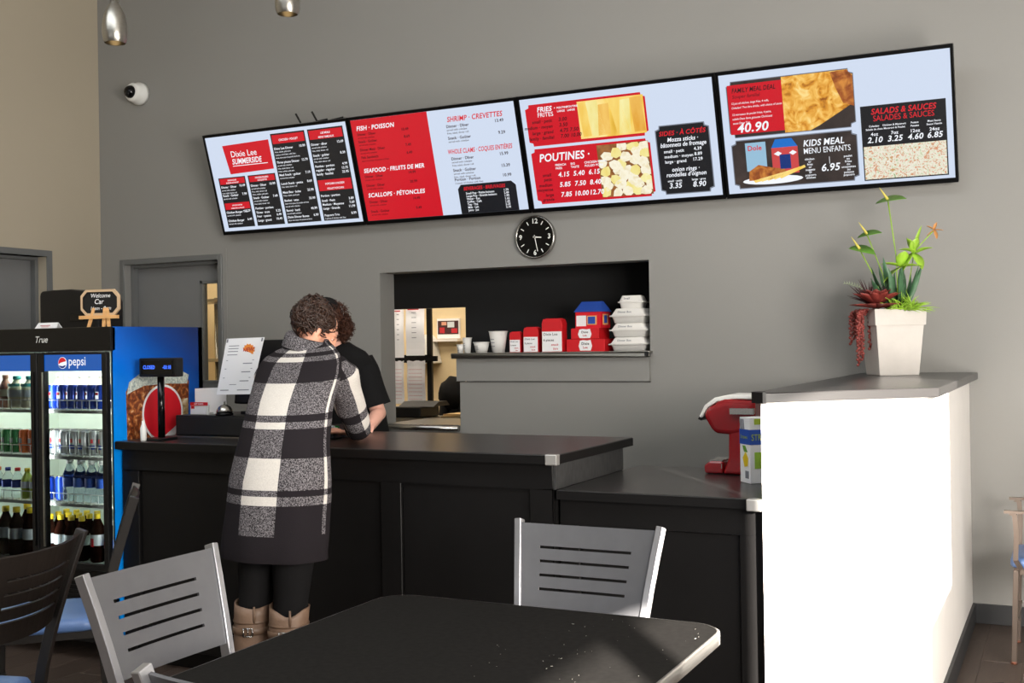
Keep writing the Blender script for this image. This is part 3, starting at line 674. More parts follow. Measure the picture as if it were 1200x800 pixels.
for (v, h, p, n) in ((.175, 'Dinner · Dîner', '13.49', 2), (.285, 'Snack · Goûter', '9.29', 1), (.48, 'Dinner · Dîner', '15.99', 2), (.59, 'Snack · Goûter', '13.39', 2), (.68, 'Portion · Portion', '10.99', 1)):
    s.item(.59, v, h, p, .93, n, 'e_ink', .025)
s.poly([(.60, 1), (.60, .76), (.62, .72), (.92, .72), (.945, .76), (.945, 1)], 'e_black', 1); s.txt('BEVERAGES · BREUVAGES', .635, .775, .030, 'e_redtext', italic=1, sx=.82)
for k, (h, p) in enumerate((('Small Pop · Petite boisson', '1.79'), ('Large Pop · Grande boisson', '2.49'), ('Water · Eau', '1.99'), ('Coffee · Café', '1.65'), ('Tea · Thé', '1.65'), ('Milk · Lait', '2.25'), ('Juice · Jus', '2.10'))):
    s.item(.645, .815+k*.027, h, p, .90, 0, 'e_pale', .018)
s.done()
EP('e_fry', [(.3, (240, 190, 70)), (.7, (252, 226, 130))], 12, stretch=(1, 1, .3), distort=.2)
EP('e_fry_pale', [(.3, (236, 214, 110)), (.7, (250, 244, 180))], 12, stretch=(1, 1, .3), distort=.2)
EP('e_fry_deep', [(.3, (226, 160, 50)), (.7, (248, 206, 110))], 12, stretch=(1, 1, .3), distort=.2)
# --- screen 3
s = Scr(2, 'third menu screen from the left listing fries and poutines beside food pictures')
s.notch(.025, .055, .665, .43, 'e_red', 1, 'menu_panel'); s.rect(.31, .075, .655, .405, 'food_fries', 2, 'fries_picture')
for k, (u0, v0, du, sk) in enumerate(((.315, .09, .035, .01), (.355, .085, .06, .02), (.42, .12, .055, -.015), (.475, .08, .06, .03), (.535, .10, .05, -.02), (.585, .09, .06, .01))):
    s.poly([(u0, v0), (u0+du, v0-.005), (min(.652, u0+du+sk+.01), .385), (u0+sk, .39)], ['e_fry', 'e_fry_pale', 'e_fry_deep'][k % 3], 3, 'fries_picture')
s.txt('FRIES ·', .09, .125, .040, italic=1); s.txt('FRITES', .09, .172, .036, bold=0)
for k, (a, p, q) in enumerate((('small · petit', '3.00', ''), ('medium · moyen', '3.50', ''), ('large · grand', '4.75', '7.50'), ('family · familial', '7.00', '10.00'))):
    v = .225+k*.05; s.txt(a, .165, v, .026, 'e_ink', align='r', italic=1); s.txt(p, .20, v, .030, 'e_ink', italic=1); s.txt(q, .255, v, .030, 'e_ink', italic=1)
for u in (.20, .255): s.txt('POUTINE', u, .115, .016); s.txt('LARGE', u, .145, .016)
s.notch(.025, .455, .665, .965, 'e_red', 1, 'menu_panel'); s.rect(.385, .475, .655, .945, 'food_poutine', 2, 'poutine_picture')
EP('e_curd', [(.3, (232, 216, 172)), (.5, (250, 244, 222)), (.7, (240, 228, 190))], 20); EP('e_gravy', [(.3, (110, 66, 34)), (.7, (170, 112, 62))], 18)
s.rect(.385, .475, .655, .945, 'e_gravy', 2, 'poutine_picture')
rg = random.Random(3); q_ = 0
for gy in range(7):
    for gx in range(5):
        cx, cz = .405+gx*.055+rg.uniform(-.015, .015)+(.02 if gy % 2 else 0), .51+gy*.068+rg.uniform(-.02, .02)
        if cz < .56 and cx < .47: continue
        a0 = rg.uniform(0, 6); st = rg.uniform(.75, 1.5)
        pts = [(min(.653, max(.387, cx+.034*rg.uniform(.75, 1.15)*math.cos(a0+k*.9)/st**.4)), min(.943, max(.477, cz+.050*rg.uniform(.75, 1.1)*math.sin(a0+k*.9)*st**.4))) for k in range(7)]
        s.poly(pts, ['e_curd', 'e_fry_pale', 'e_curd'][q_ % 3], 3+.1*(q_ % 5), 'curds_picture'); q_ += 1
s.txt('POUTINES ·', .065, .575, .066, italic=1, sx=.92)
for u, t1, t2 in ((.15, 'FRENCH', 'FRIES'), (.235, 'BIG', 'TASTE'), (.31, 'CHICKEN STRIPS', 'PULLED PORK')): s.txt(t1, u, .625, .018); s.txt(t2, u, .655, .018)
for k, (a, c, x) in enumerate((('small', 'petit', ('4.15', '5.40', '6.15')), ('medium', 'moyenne', ('5.85', '7.50', '8.40')), ('large', 'grande', ('7.85', '10.00', '12.70')))):
    v = .725+k*.092; s.txt(a, .12, v-.012, .026, 'e_ink', align='r', italic=1); s.txt(c, .12, v+.03, .026, 'e_ink', align='r', italic=1)
    for j in range(3): s.txt(x[j], .19+j*.083, v, .040, italic=1, align='c')
s.notch(.695, .36, .965, .965, 'e_grey', 1, 'menu_panel'); s.notch(.70, .368, .96, .957, 'e_black', 2, 'menu_panel')
s.txt('SIDES · À CÔTÉS', .83, .45, .036, 'e_redtext', align='c', italic=1)
s.txt('Mozza sticks ·', .83, .505, .034, align='c', italic=1, sx=.9); s.txt('bâtonnets de fromage', .83, .55, .034, align='c', italic=1, sx=.85)
for k, (a, p) in enumerate((('small · petit', '4.39'), ('medium · moyen', '8.89'), ('large · grand', '17.29'))): s.item(.73, .60+k*.045, a, p, .92, 0, 'e_pale', .024)
s.txt('onion rings ·', .83, .765, .034, align='c', italic=1, sx=.9); s.txt("rondelles d'oignon", .83, .81, .034, align='c', italic=1, sx=.88)
s.txt('small · petit', .77, .855, .017, align='c'); s.txt('large · gros', .89, .855, .017, align='c'); s.txt('3.35', .77, .91, .042, align='c', italic=1); s.txt('8.90', .89, .91, .042, align='c', italic=1)
s.done()
# --- screen 4
s = Scr(3, 'rightmost menu screen with fried chicken picture and meal deal price')
s.notch(.03, .06, .60, .53, 'e_grey', 1, 'menu_panel'); s.notch(.033, .066, .597, .524, 'food_dark', 2, 'menu_panel')
s.rect(.035, .09, .285, .50, 'e_red', 3, 'menu_panel')
s.poly([(.285, .068), (.575, .068), (.580, .095), (.596, .11), (.596, .33), (.56, .37), (.50, .43), (.44, .49), (.40, .522), (.285, .522)], 'food_chicken', 3, 'chicken_picture')
s.poly([(.50, .075), (.572, .07), (.596, .12), (.596, .36), (.55, .33), (.52, .2)], 'food_wings', 4, 'chicken_picture')
s.txt('FAMILY MEAL DEAL', .055, .155, .036, 'e_ink', italic=1, sx=.74); s.txt('Souper familial', .055, .20, .026, 'e_ink', bold=0, italic=1)
for k, t in enumerate(('12 pcs of chicken, large fries, 4 rolls,', 'Coleslaw! Two litre drinks, with choice of sauce', '12 morceaux de poulet frites, 4 pains,', 'salade Deux litres gazeuses Choisissez', 'sauce Deux Trio')): s.txt(t, .048, .25+k*.036+(.02 if k > 1 else 0), .0165, bold=0, italic=1, sx=.86)
s.txt('40.90', .065, .485, .070, italic=1, sx=1.05)
s.notch(.03, .55, .60, .965, 'e_grey', 1, 'menu_panel'); s.notch(.034, .558, .596, .957, 'food_dark', 2, 'menu_panel')
s.poly([(.07+.14*(1+math.cos(t)), .905+.035*math.sin(t)) for t in [2*PI*j/20 for j in range(20)]], 'e_pale', 3, 'meal_picture')
s.rect(.095, .58, .19, .82, 'e_juice', 3, 'meal_picture') if 'e_juice' in MATS else (E('e_juice', (150, 190, 215), 1), s.rect(.095, .58, .19, .82, 'e_juice', 3, 'meal_picture'))
s.txt('Dole', .105, .645, .038, 'e_redtext', layer=5)
s.poly([(.215, .64), (.235, .57), (.31, .57), (.335, .64)], 'e_cyan', 3, 'meal_picture'); s.rect(.215, .64, .335, .86, 'e_brick', 3, 'meal_picture') if 'e_brick' in MATS else (E('e_brick', (205, 70, 70), 1), s.rect(.215, .64, .335, .86, 'e_brick', 3, 'meal_picture'))
s.rect(.25, .70, .30, .82, 'e_navy', 4, 'meal_picture'); s.poly([(.225, .69), (.245, .67), (.262, .69), (.245, .71)], 'e_pale', 4, 'meal_picture'); s.poly([(.295, .69), (.312, .67), (.33, .69), (.312, .71)], 'e_pale', 4, 'meal_picture')
s.poly([(.10, .90), (.105, .82), (.15, .77), (.21, .80), (.27, .82), (.28, .86), (.2, .9)], 'food_wings', 4, 'meal_picture')
for k in range(5): s.poly([(.12+.03*k, .90-.005*k), (.28+.02*k, .84-.01*k), (.285+.02*k, .86-.01*k), (.13+.03*k, .92-.005*k)], 'food_fries', 4, 'meal_picture')
s.txt('KIDS MEAL', .36, .650, .048, italic=1, sx=.9); s.txt('MENU ENFANTS', .36, .712, .044, bold=0, sx=.78)
s.txt('6.95', .475, .865, .055, italic=1, align='c')
for k, (a, c) in enumerate((('chicken', 'poulet'), ('or', 'ou'), ('fries', 'frites'), ('or', 'ou'), ('nuggets', 'croquettes'), ('or', 'ou'), ('popcorn', 'poisson'), ('chicken', 'popcorn'))): s.txt(a, .385, .765+k*.022, .016, align='c'); s.txt(c, .555, .765+k*.022, .016, align='c')
s.rect(.472, .75, .474, .81, 'e_pale', 3)
s.rect(.62, .375, .975, .975, 'e_black', 1); s.rect(.625, .70, .97, .965, 'food_slaw', 2, 'slaw_picture')
s.txt('SALADS & SAUCES', .80, .445, .042, 'e_redtext', italic=1, align='c', sx=.9); s.txt('SALADES & SAUCES', .80, .500, .042, 'e_redtext', bold=0, align='c', sx=.84)
for u, t1, t2, t3, p in ((.675, 'Coleslaw', 'Salade de chou', '4oz', '2.10'), (.76, 'Chicken & Macaroni', 'Macaroni & Poulet', '7oz', '3.25'), (.845, 'Potato', 'Patates', '12oz', '4.60'), (.925, 'Meat Sauce', 'Sauce Viande', '24oz', '6.85')):
    s.txt(t1, u, .545, .0135, align='c'); s.txt(t2, u, .57, .0135, align='c'); s.txt(t3, u, .615, .024, align='c'); s.txt(p, u, .67, .042, align='c', italic=1)
s.done()
for x, r_ in ((-4.55, -.1), (-4.42, -.08)):
    b = MB(); b.bar([(x, 6.13, 2.97), (x, 6.18, 2.985), (x, 6.419, 3.06)], .008, .012, 'black_matte')
    b.bar([(x-.025, 6.10, 3.045), (x, 6.12, 2.985)], .009, .009, 'black_matte')
    tag(b.build('cable_hook'), 'black hook above the leftmost menu screen, %s of the two' % ('left' if x < -4.5 else 'right'), 'hook')

# ================================================================ WALL THINGS
ck = thing('wall_clock', 'round black wall clock with pale numerals under the menu screens', 'clock', (-2.981, WY, 2.163))
b = MB(); r_ = .132
def disc(mb, cx, cz, y0, y1, r, n, mat, r2=None):
    mb.loft([[(cx+r*math.cos(2*PI*j/n), y0, cz+r*math.sin(2*PI*j/n)) for j in range(n)], [(cx+(r2 or r)*math.cos(2*PI*j/n), y1, cz+(r2 or r)*math.sin(2*PI*j/n)) for j in range(n)]], mat, False)
disc(b, -2.981, 2.163, WY-.03, WY, r_-.004, 40, 'black_gloss'); b.build('face', parent=ck)
b = MB(); n = 40
b.loft([[(-2.981+rr*math.cos(2*PI*j/n), yy, 2.163+rr*math.sin(2*PI*j/n)) for j in range(n)] for rr, yy in ((r_, WY), (r_+.003, WY-.03), (r_-.002, WY-.038), (r_-.008, WY-.036), (r_-.009, WY-.0305))], 'steel', True, cap=False); b.build('rim', parent=ck)
b = MB()
for h in range(12):
    a = PI/2-h*PI/6; cx, cz = -2.981+.098*math.cos(a), 2.163+.098*math.sin(a)
    if h % 3 == 0:
        s_ = {0: '12', 3: '3', 6: '6', 9: '9'}[h]; text(b, s_, (cx, WY-.0312, cz-.012), (1, 0, 0), (0, 0, 1), .042, 1, 0, 'c', 'white_plastic')
    else:
        u = Vector((math.cos(a), 0, math.sin(a))); v = Vector((-u.z, 0, u.x)); p = Vector((cx, WY-.0312, cz))
        b.add([p+u*.012+v*.0028, p+u*.012-v*.0028, p-u*.012-v*.0028, p-u*.012+v*.0028], [(0, 1, 2, 3)], 'white_plastic')
b.build('numerals', parent=ck)
for (a, l, w_, lab) in ((R(-5), .045, .008, 'hour'), (R(-78), .09, .006, 'minute')):
    b = MB(); u = Vector((math.cos(a), 0, math.sin(a))); v = Vector((-u.z, 0, u.x)); p = Vector((-2.981, WY-.034, 2.163))
    q = [p-u*.012+v*w_/2, p+u*l+v*w_/3, p+u*l-v*w_/3, p-u*.012-v*w_/2]
    b.loft([q, [x+Vector((0, .0012, 0)) for x in q]], 'white_plastic', False); b.build('hand', parent=ck)['label'] = lab+' hand'
b = MB(); disc(b, -2.981, 2.163, WY-.036, WY-.03, .006, 12, 'steel'); b.build('hub', parent=ck)

dm = thing('security_camera', 'white dome security camera with black eye high on the grey wall', 'camera', (-6.24, WY, 3.42))
b = MB(); rot = Matrix.Rotation(R(90), 3, 'X')
b.loft([[(-6.24+r*math.cos(2*PI*j/28), WY-d, 3.42+r*math.sin(2*PI*j/28)) for j in range(28)] for r, d in ((.083, 0), (.085, .025), (.080, .042), (.072, .055), (.070, .085), (.062, .098), (.050, .10))], 'white_plastic', True); b.build('housing', parent=dm)
b = MB(); b.ell((-6.245, WY-.098, 3.42), (.048, .048, .048), 20, 14, 'black_gloss'); eye = b.build('eye', parent=dm)
b = MB(); b.ell((-6.235, WY-.142, 3.40), (.018, .009, .018), 14, 8, 'black_plastic'); b.build('lens', parent=eye)

def pendant(x, y, zb, label):
    t = thing('pendant_lamp', label, 'lamp', (x, y, zb), 0, 'brushed metal pendant lamps over the tall counter')
    pr = [(.047, 0), (.054, .015), (.058, .05), (.056, .09), (.048, .13), (.036, .16), (.026, .178), (.020, .185), (.020, .20)]
    b = MB(); b.lathe(pr+[(.017, .2), (.017, .185), (.033, .16), (.045, .13), (.053, .09), (.055, .05), (.051, .015), (.044, .0)], n=32, mat='steel_brushed', cap=False); b.build('lamp_shade', parent=t, world=False)
    b = MB(); b.lathe([(.0, .035), (.022, .04), (.026, .06), (.020, .09), (.015, .12)], n=16, mat='bulb'); bu = b.build('bulb', parent=t, world=False)
    b = MB(); b.sweep([(0, 0, .195), (0, 0, 4.79-zb)], .004, 8, 'black_plastic'); b.build('cord', parent=t, world=False)
    b = MB(); b.lathe([(.05, 4.775-zb), (.055, 4.80-zb)], n=20, mat='steel_brushed'); b.build('canopy', parent=t, world=False)
    return t
E('bulb', (255, 214, 150), 1.2)
pendant(-3.985, 3.94, 2.935, 'brushed metal pendant lamp at the top left above the fridge side')
pendant(-3.262, 4.30, 3.058, 'brushed metal pendant lamp cut by the top edge of the picture, right one')

# ================================================================ DRINKS FRIDGE
FX0, FX1, FY0, FY1, FZ = -5.14, -4.09, 3.99, 4.62, 1.615
fg = thing('drinks_fridge', 'two door black drinks fridge with blue side panel left of the counter', 'fridge', ((FX0+FX1)/2, (FY0+FY1)/2, 0))
b = MB(); b.box(FX0, FX1, FY1-.03, FY1, .1, FZ, 'black_plastic'); b.box(FX0, FX0+.03, FY0+.03, FY1-.03, .1, FZ); b.box(FX1-.03, FX1-.004, FY0+.03, FY1-.03, .1, FZ)
b.box(FX0+.03, FX1-.03, FY0+.03, FY1-.03, 1.50, FZ); b.box(FX0+.03, FX1-.03, FY0+.03, FY1-.03, .1, .46); b.box(FX0, FX1-.004, FY0+.03, FY0+.07, 1.50, FZ)
b.build('body', parent=fg)
b = MB(); b.box(FX0, FX1, FY0, FY0+.03, 1.498, FZ, 'black_gloss'); gr = b.build('header', parent=fg, bevel=.004)
b = MB(); text(b, 'True', (-4.555, FY0-.0008, 1.545), (1, 0, 0), (0, 0, 1), .045, 0, 1.5, 'c', 'white_plastic'); b.build('lettering', parent=gr)
b = MB(); b.box(FX0, FX1, FY0+.005, FY0+.03, .1, .44, 'black_plastic')
for k in range(12): b.box(FX0+.06, FX1-.06, FY0-.002, FY0+.005, .14+k*.022, .15+k*.022)
b.build('grille', parent=fg)
for x in (FX0+.06, FX1-.06):
    for y in (FY0+.08, FY1-.08):
        b = MB(); b.lathe([(.022, 0), (.022, .1)], (x, y, 0), 12, 'black_plastic'); b.build('foot', parent=fg)
b = MB(); b.box(FX0+.03, FX1-.03, FY1-.036, FY1-.03, .46, 1.5, 'fridge_inside'); b.box(FX0+.03, FX0+.036, FY0+.03, FY1-.036, .46, 1.5); b.box(FX1-.036, FX1-.03, FY0+.03, FY1-.036, .46, 1.5)
b.box(FX0+.036, FX1-.036, FY0+.07, FY1-.036, 1.49, 1.5); b.box(FX0+.036, FX1-.036, FY0+.03, FY1-.036, .46, .466); b.build('lining', parent=fg)
# printed blue side
b = MB(); b.box(FX1-.004, FX1, FY0+.012, FY1, .1, FZ, 'fridge_wrap')
m = bpy.data.materials.new('fridge_wrap'); m.use_nodes = True; t = m.node_tree; bs = t.nodes['Principled BSDF']; MATS['fridge_wrap'] = m
tc = t.nodes.new('ShaderNodeTexCoord'); sp = t.nodes.new('ShaderNodeSeparateXYZ'); t.links.new(tc.outputs['Object'], sp.inputs[0])
mr = t.nodes.new('ShaderNodeMapRange'); mr.inputs[1].default_value = 0.95; mr.inputs[2].default_value = 1.75; ad = t.nodes.new('ShaderNodeMath'); ad.operation = 'MULTIPLY_ADD'; ad.inputs[1].default_value = .55
t.links.new(sp.outputs['Y'], ad.inputs[0]); t.links.new(sp.outputs['Z'], ad.inputs[2]); t.links.new(ad.outputs[0], mr.inputs[0])
cr = t.nodes.new('ShaderNodeValToRGB'); cr.color_ramp.elements[0].color = L3((0, 150, 255)); cr.color_ramp.elements[1].color = L3((14, 40, 96))
e = cr.color_ramp.elements.new(.45); e.color = L3((0, 110, 225)); e = cr.color_ramp.elements.new(.75); e.color = L3((8, 66, 150)); t.links.new(mr.outputs[0], cr.inputs[0]); t.links.new(cr.outputs[0], bs.inputs['Base Color']); bs.inputs['Roughness'].default_value = .35
sd = b.build('side_panel', parent=fg); sd['label'] = 'blue printed side panel with a glass of cola'
X = FX1+.0006
b = MB(); gl = [(4.085, 1.06), (4.505, 1.06), (4.515, 1.34), (4.50, 1.355), (4.10, 1.33), (4.08, 1.30)]; b.prism(gl, FX1, X, 'x', 'cola_print')
b.prism([(4.085, 1.285), (4.12, 1.30), (4.2, 1.325), (4.35, 1.33), (4.5, 1.325), (4.515, 1.37), (4.46, 1.392), (4.30, 1.405), (4.17, 1.385), (4.10, 1.345)], X, X+.0006, 'x', 'foam_print'); b.prism([(4.36, 1.09), (4.505, 1.09), (4.505, 1.25), (4.36, 1.24)], X, X+.0006, 'x', 'ice_print')
b.build('cola_glass_print', parent=sd)
b = MB()
def diskx(mb, cy, cz, r, x0, x1, mat, a0=0, a1=2*PI, n=40): mb.prism([(cy+r*math.cos(a0+(a1-a0)*j/n), cz+r*math.sin(a0+(a1-a0)*j/n)) for j in range(n+(0 if a1-a0 > 6.2 else 1))], x0, x1, 'x', mat)
diskx(b, 4.325, 1.185, .142, X+.0007, X+.0012, 'white_paper'); diskx(b, 4.325, 1.185, .130, X+.0013, X+.0018, 'red_print', R(-25), R(262))
b.build('roundel_print', parent=sd)
# shelves
for (z, nm) in ((1.217, 'top'), (.99, 'second'), (.758, 'third')):
    for (x0, x1) in ((FX0+.04, -4.56), (-4.55, FX1-.04)):
        b = MB(); b.box(x0, x1, FY0+.055, FY0+.06, z-.022, z-.006, 'shelf_wire'); 
        for k in range(16): xx = x0+.008+(x1-x0-.016)*k/15; b.box(xx-.0022, xx+.0022, FY0+.06, FY1-.04, z-.006, z-.001)
        for yy in (FY0+.2, FY0+.4, FY1-.05): b.box(x0, x1, yy, yy+.005, z-.012, z-.006)
        
        b.sweep([(x0, FY0+.052, z+.042), (x1, FY0+.052, z+.042)], .0022, 6, side=(0, 0, 1)); n = 9
        for k in range(n): xx = x0+.01+(x1-x0-.02)*k/(n-1); b.sweep([(xx, FY0+.052, z-.01), (xx, FY0+.052, z+.042)], .0018, 6)
        b.build('shelf', parent=fg)
# doors
for k, (x0, x1) in enumerate(((FX0+.008, -4.56), (-4.552, FX1-.006))):
    b = MB(); y0, y1 = FY0-.028, FY0+.001; gx0, gx1 = x0+.045, x1-.028
    if k == 0: gx0, gx1 = x0+.028, x1-.04
    b.box(x0, gx0, y0, y1, .45, 1.493, 'black_plastic'); b.box(gx1, x1, y0, y1, .45, 1.493); b.box(gx0, gx1, y0, y1, 1.484, 1.493); b.box(gx0, gx1, y0, y1, .45, .485)
    d = b.build('door', parent=fg, bevel=.004)
    b = MB(); b.box(gx0, gx1, y0+.010, y0+.015, .485, 1.484, 'pane_glass'); b.build('pane', parent=d)
    b = MB(); b.box(gx0, gx1, y0+.003, y0+.009, 1.405, 1.484, 'banner_blue') if 'banner_blue' in MATS else (E('banner_blue', (12, 84, 170), 1.0), b.box(gx0, gx1, y0+.003, y0+.009, 1.405, 1.484, 'banner_blue'))
    cx = gx0+.125; cz = 1.4445; r = .028
    disc(b, cx, cz, y0+.0012, y0+.003, r, 28, 'e_pale')
    def seg(pts, mat): b.prism([(cx+p*r, cz+q*r) for p, q in pts], y0+.0004, y0+.0011, 'y', mat)
    arc = lambda a0, a1, n=10: [(.93*math.cos(R(a0+(a1-a0)*j/n)), .93*math.sin(R(a0+(a1-a0)*j/n))) for j in range(n+1)]
    seg(arc(18, 195)+[(-.45, .02), (0, .12), (.45, .2)], 'e_red'); seg(arc(205, 335)+[(.5, -.42), (.1, -.55), (-.4, -.5)], 'e_navy')
    text(b, 'pepsi', (gx0+.165, y0+.0008, 1.432), (1, 0, 0), (0, 0, 1), .062, 0, 0, 'l', 'e_pale', .9)
    b.build('sign_banner', parent=d)
    hx = gx0-.006 if k else x1-.014
    b = MB(); b.box(hx-.003, hx+.003, y0-.008, y0, .55, 1.40, 'steel_brushed' if k else 'black_gloss'); b.build('handle', parent=d)
for (x, z) in ((-4.56, 0), (-5.08, 0), (-4.13, 0)):
    light('fridge_light', 'AREA', (x, FY0+.045, .98), (.25 if x < -4.8 else (-.25 if x > -4.3 else 0), 1, 0), 1.8, (.95, 1.0, .95), size=(.03, .95))
light('fridge_light', 'AREA', (-4.6, FY0+.30, 1.475), (0, .1, -1), 6.0, (.95, 1.0, .95), size=(.9, .4))

# drinks
def can(mat, label, grp, x, y, z):
    t = thing('drink_can', label, 'can', (x, y, z), 0, grp)
    b = MB(); b.lathe([(.024, 0), (.030, .006), (.031, .012), (.031, .104), (.026, .115), (.026, .118), (.024, .116)], n=14, mat=mat); b.build('body', parent=t, world=False)
    b = MB(); b.lathe([(.0255, .1155), (.0265, .118), (.0255, .1195), (.0235, .1175)], n=14, mat='steel', cap=False); b.lathe([(.0, .117), (.0235, .117)], n=14, mat='steel', cap=False); b.build('rim', parent=t, world=False)
    return t
def wrap(t, mat, z0, z1, r, name='label_band', a0=-2.6, a1=-.4):
    b = MB(); n = 8
    b.loft([[((r+.0008)*math.cos(a0+(a1-a0)*j/n), (r+.0008)*math.sin(a0+(a1-a0)*j/n), z) for j in range(n+1)] for z in (z0, z1)], mat, True, cap=False, close=False); b.build(name, parent=t, world=False)
def bottle(kind, label, grp, x, y, z, h=.21, r=.032, liquid='cola', capm='cap_yellow', lab='label_pale'):
    t = thing(kind, label, 'bottle', (x, y, z), 0, grp); s_ = h/.21
    b = MB(); b.lathe([(r*.8, 0), (r, .008*s_), (r, .05*s_), (r*.93, .062*s_), (r*.98, .075*s_), (r, .12*s_), (r*.92, .14*s_), (r*.6, .165*s_), (r*.40, .182*s_), (r*.38, .195*s_)], n=14, mat=liquid); b.build('body', parent=t, world=False)
    b = MB(); b.lathe([(r*.46, .190*s_), (r*.46, .212*s_), (r*.40, .214*s_)], n=12, mat=capm); b.build('cap', parent=t, world=False)
    if lab: b = MB(); b.lathe([(r+.0008, .075*s_), (r+.0008, .122*s_)], n=14, mat=lab, cap=False); b.build('label_band', parent=t, world=False)
    return t
def row(first, xs, y, z, desc, grp, jit=.004):
    """first drink already stands in the row; the others are copies"""
    for k, x in enumerate(xs):
        lab = '%s %s' % (desc, 'at the left end' if k == 0 else 'at the right end' if k == len(xs)-1 else ', %s from the left' % ORD[k]); lab = lab.replace(' ,', ',')
        loc = (x, y+random.uniform(-jit, jit), z)
        if k == 0: first.location = loc; first['label'] = lab
        else: dup(first, loc, random.uniform(-.5, .5), lab)
fy = FY0+.10
# right door, top shelf: blue cans
xs = [-4.65+k*.066 for k in range(7)]
c = can('can_blue', '', 'blue cola cans, right top shelf', 0, 0, 0); wrap(c, 'e_pale', .05, .085, .031, 'emblem', -1.9, -1.2); wrap(c, 'red_print', .068, .082, .0318, 'emblem_cap', -1.85, -1.25)
row(c, xs, fy, 1.216, 'blue cola can in front row of right top shelf', 'blue cola cans, right top shelf')
c2 = can('can_blue', '', 'blue cola cans behind', 0, 0, 0); row(c2, xs, fy+.07, 1.216, 'blue cola can in second row of right top shelf', 'blue cola cans, second row')
tn = bottle('yogurt_cup', '', 'pale pots', 0, 0, 0, .10, .03, 'milk_white', 'cap_white', None)
row(tn, [-4.72+k*.074 for k in range(6)], fy+.16, 1.216+.03, 'pale drink pot behind the blue cans', 'pale pots')
for o_ in [o for o in COL.objects if o.name.startswith('yogurt_cup')]: o_.location.z = 1.216; o_.scale = (1.1, 1.1, 1.65)
# second shelf: silver cans
c = can('can_silver', '', 'silver cans', 0, 0, 0); wrap(c, 'red_print', .06, .08, .031, 'emblem', -1.8, -1.4); wrap(c, 'can_blue', .03, .05, .031, 'lettering_band', -2.1, -1.1)
row(c, [-4.64+k*.066 for k in range(7)], fy, .989, 'silver can in front row of right second shelf', 'silver cans')
c = can('can_silver', '', 'silver cans behind', 0, 0, 0); row(c, [-4.67+k*.066 for k in range(7)], fy+.075, .989, 'silver can in back row of right second shelf', 'silver cans behind')
# third shelf: two can like bottles and water bottles
c = can('can_blue', 'dark blue can left of the water bottles on third shelf', 'dark cans', -4.63, fy, .757); dup(c, (-4.56, fy+.02, .757), .4, 'dark blue can closest to the water bottles on third shelf')
bw = bottle('water_bottle', '', 'water bottles', 0, 0, 0, .205, .033, 'clear_plastic', 'cap_white', 'label_blue')
row(bw, [-4.485, -4.41, -4.335, -4.26], fy, .757, 'water bottle with blue label in front row', 'water bottles')
bw2 = dup(bw, (0, 0, 0), 0, '', 'water bottles behind'); row(bw2, [-4.56, -4.48, -4.40, -4.32], fy+.08, .757, 'water bottle with blue label in second row', 'water bottles behind')
# bottom right: yellow capped dark bottles
bc = bottle('cola_bottle', '', 'yellow capped bottles, right', 0, 0, 0, .215, .034, 'cola', 'cap_yellow', 'label_pale')
k = 0; spots = []
for rr_ in range(3):
    for j in range(4): spots.append((-4.62+j*.072-rr_*.03, fy+rr_*.078, .466+rr_*.0))
for k, (x, y, z) in enumerate(spots):
    lab = 'yellow capped dark bottle, %s row of the right bottom shelf, %s from the left' % (['front', 'middle', 'back'][k//4], ORD[k % 4])
    if k == 0: bc.location = (x, y, z); bc['label'] = lab
    else: dup(bc, (x, y, z), random.uniform(0, 3), lab)
b1 = bottle('cola_bottle', 'dark bottle with red roundel label near the right door edge', 'roundel bottles', -4.30, fy, .466, .235, .034, 'cola', 'cap_yellow', 'label_pale'); wrap(b1, 'red_print', .08, .12, .0352, 'emblem', -1.9, -1.3)
b1 = bottle('cola_bottle', 'blue capped bottle with red and blue roundel at the right door edge', 'roundel bottles', -4.225, fy+.01, .466, .20, .030, 'cola', 'cap_white', 'label_blue'); wrap(b1, 'red_print', .075, .11, .0318, 'emblem', -1.9, -1.3)
# left door
c = bottle('milk_bottle', 'chocolate milk bottle on the left top shelf', 'milk bottles', -4.93, fy, 1.216, .165, .034, 'milk_choc', 'milk_choc', 'milk_white')
dup(c, (-5.01, fy, 1.216), 0, 'chocolate milk bottle farthest left on the left top shelf')
c = bottle('milk_bottle', 'large teal capped white milk bottle on the left top shelf', 'milk bottles', -4.845, fy, 1.216, .16, .045, 'milk_white', 'teal_cap', 'label_pale'); wrap(c, 'teal_cap', .11, .125, .044, 'shoulder_band')
dup(c, (-4.75, fy, 1.216), 0, 'teal capped white milk bottle beside the door mullion')
for k, (x, m_, d_) in enumerate(((-5.06, 'red_card', 'red'), (-4.99, 'can_silver', 'silver'), (-4.92, 'can_green', 'green'), (-4.855, 'can_green', 'green'), (-4.79, 'can_orange', 'orange'), (-4.725, 'can_orange', 'orange'))):
    c = can(m_, '%s can on the left second shelf, %s from the left' % (d_, ORD[k]), 'mixed cans on the left second shelf', x, fy, .989); wrap(c, 'white_paper', .05, .075, .031, 'emblem', -2.1, -1.3)
for k, (x, l_, cp, lb) in enumerate(((-5.06, 'clear_plastic', 'can_orange', 'label_pale'), (-4.99, 'clear_plastic', 'can_orange', 'can_blue'), (-4.92, 'clear_plastic', 'can_blue', 'can_blue'), (-4.85, 'clear_plastic', 'red_card', 'can_blue'), (-4.78, 'juice_green', 'cap_yellow', 'label_pale'), (-4.72, 'juice_green', 'cap_yellow', 'label_pale'))):
    bottle('juice_bottle', 'short juice bottle on the left third shelf, %s from the left' % ORD[k], 'juice bottles', x, fy, .757, .15, .031, l_, cp, lb)
bc = bottle('cola_bottle', '', 'yellow capped bottles, left', 0, 0, 0, .24, .040, 'cola', 'cap_yellow', 'label_pale')
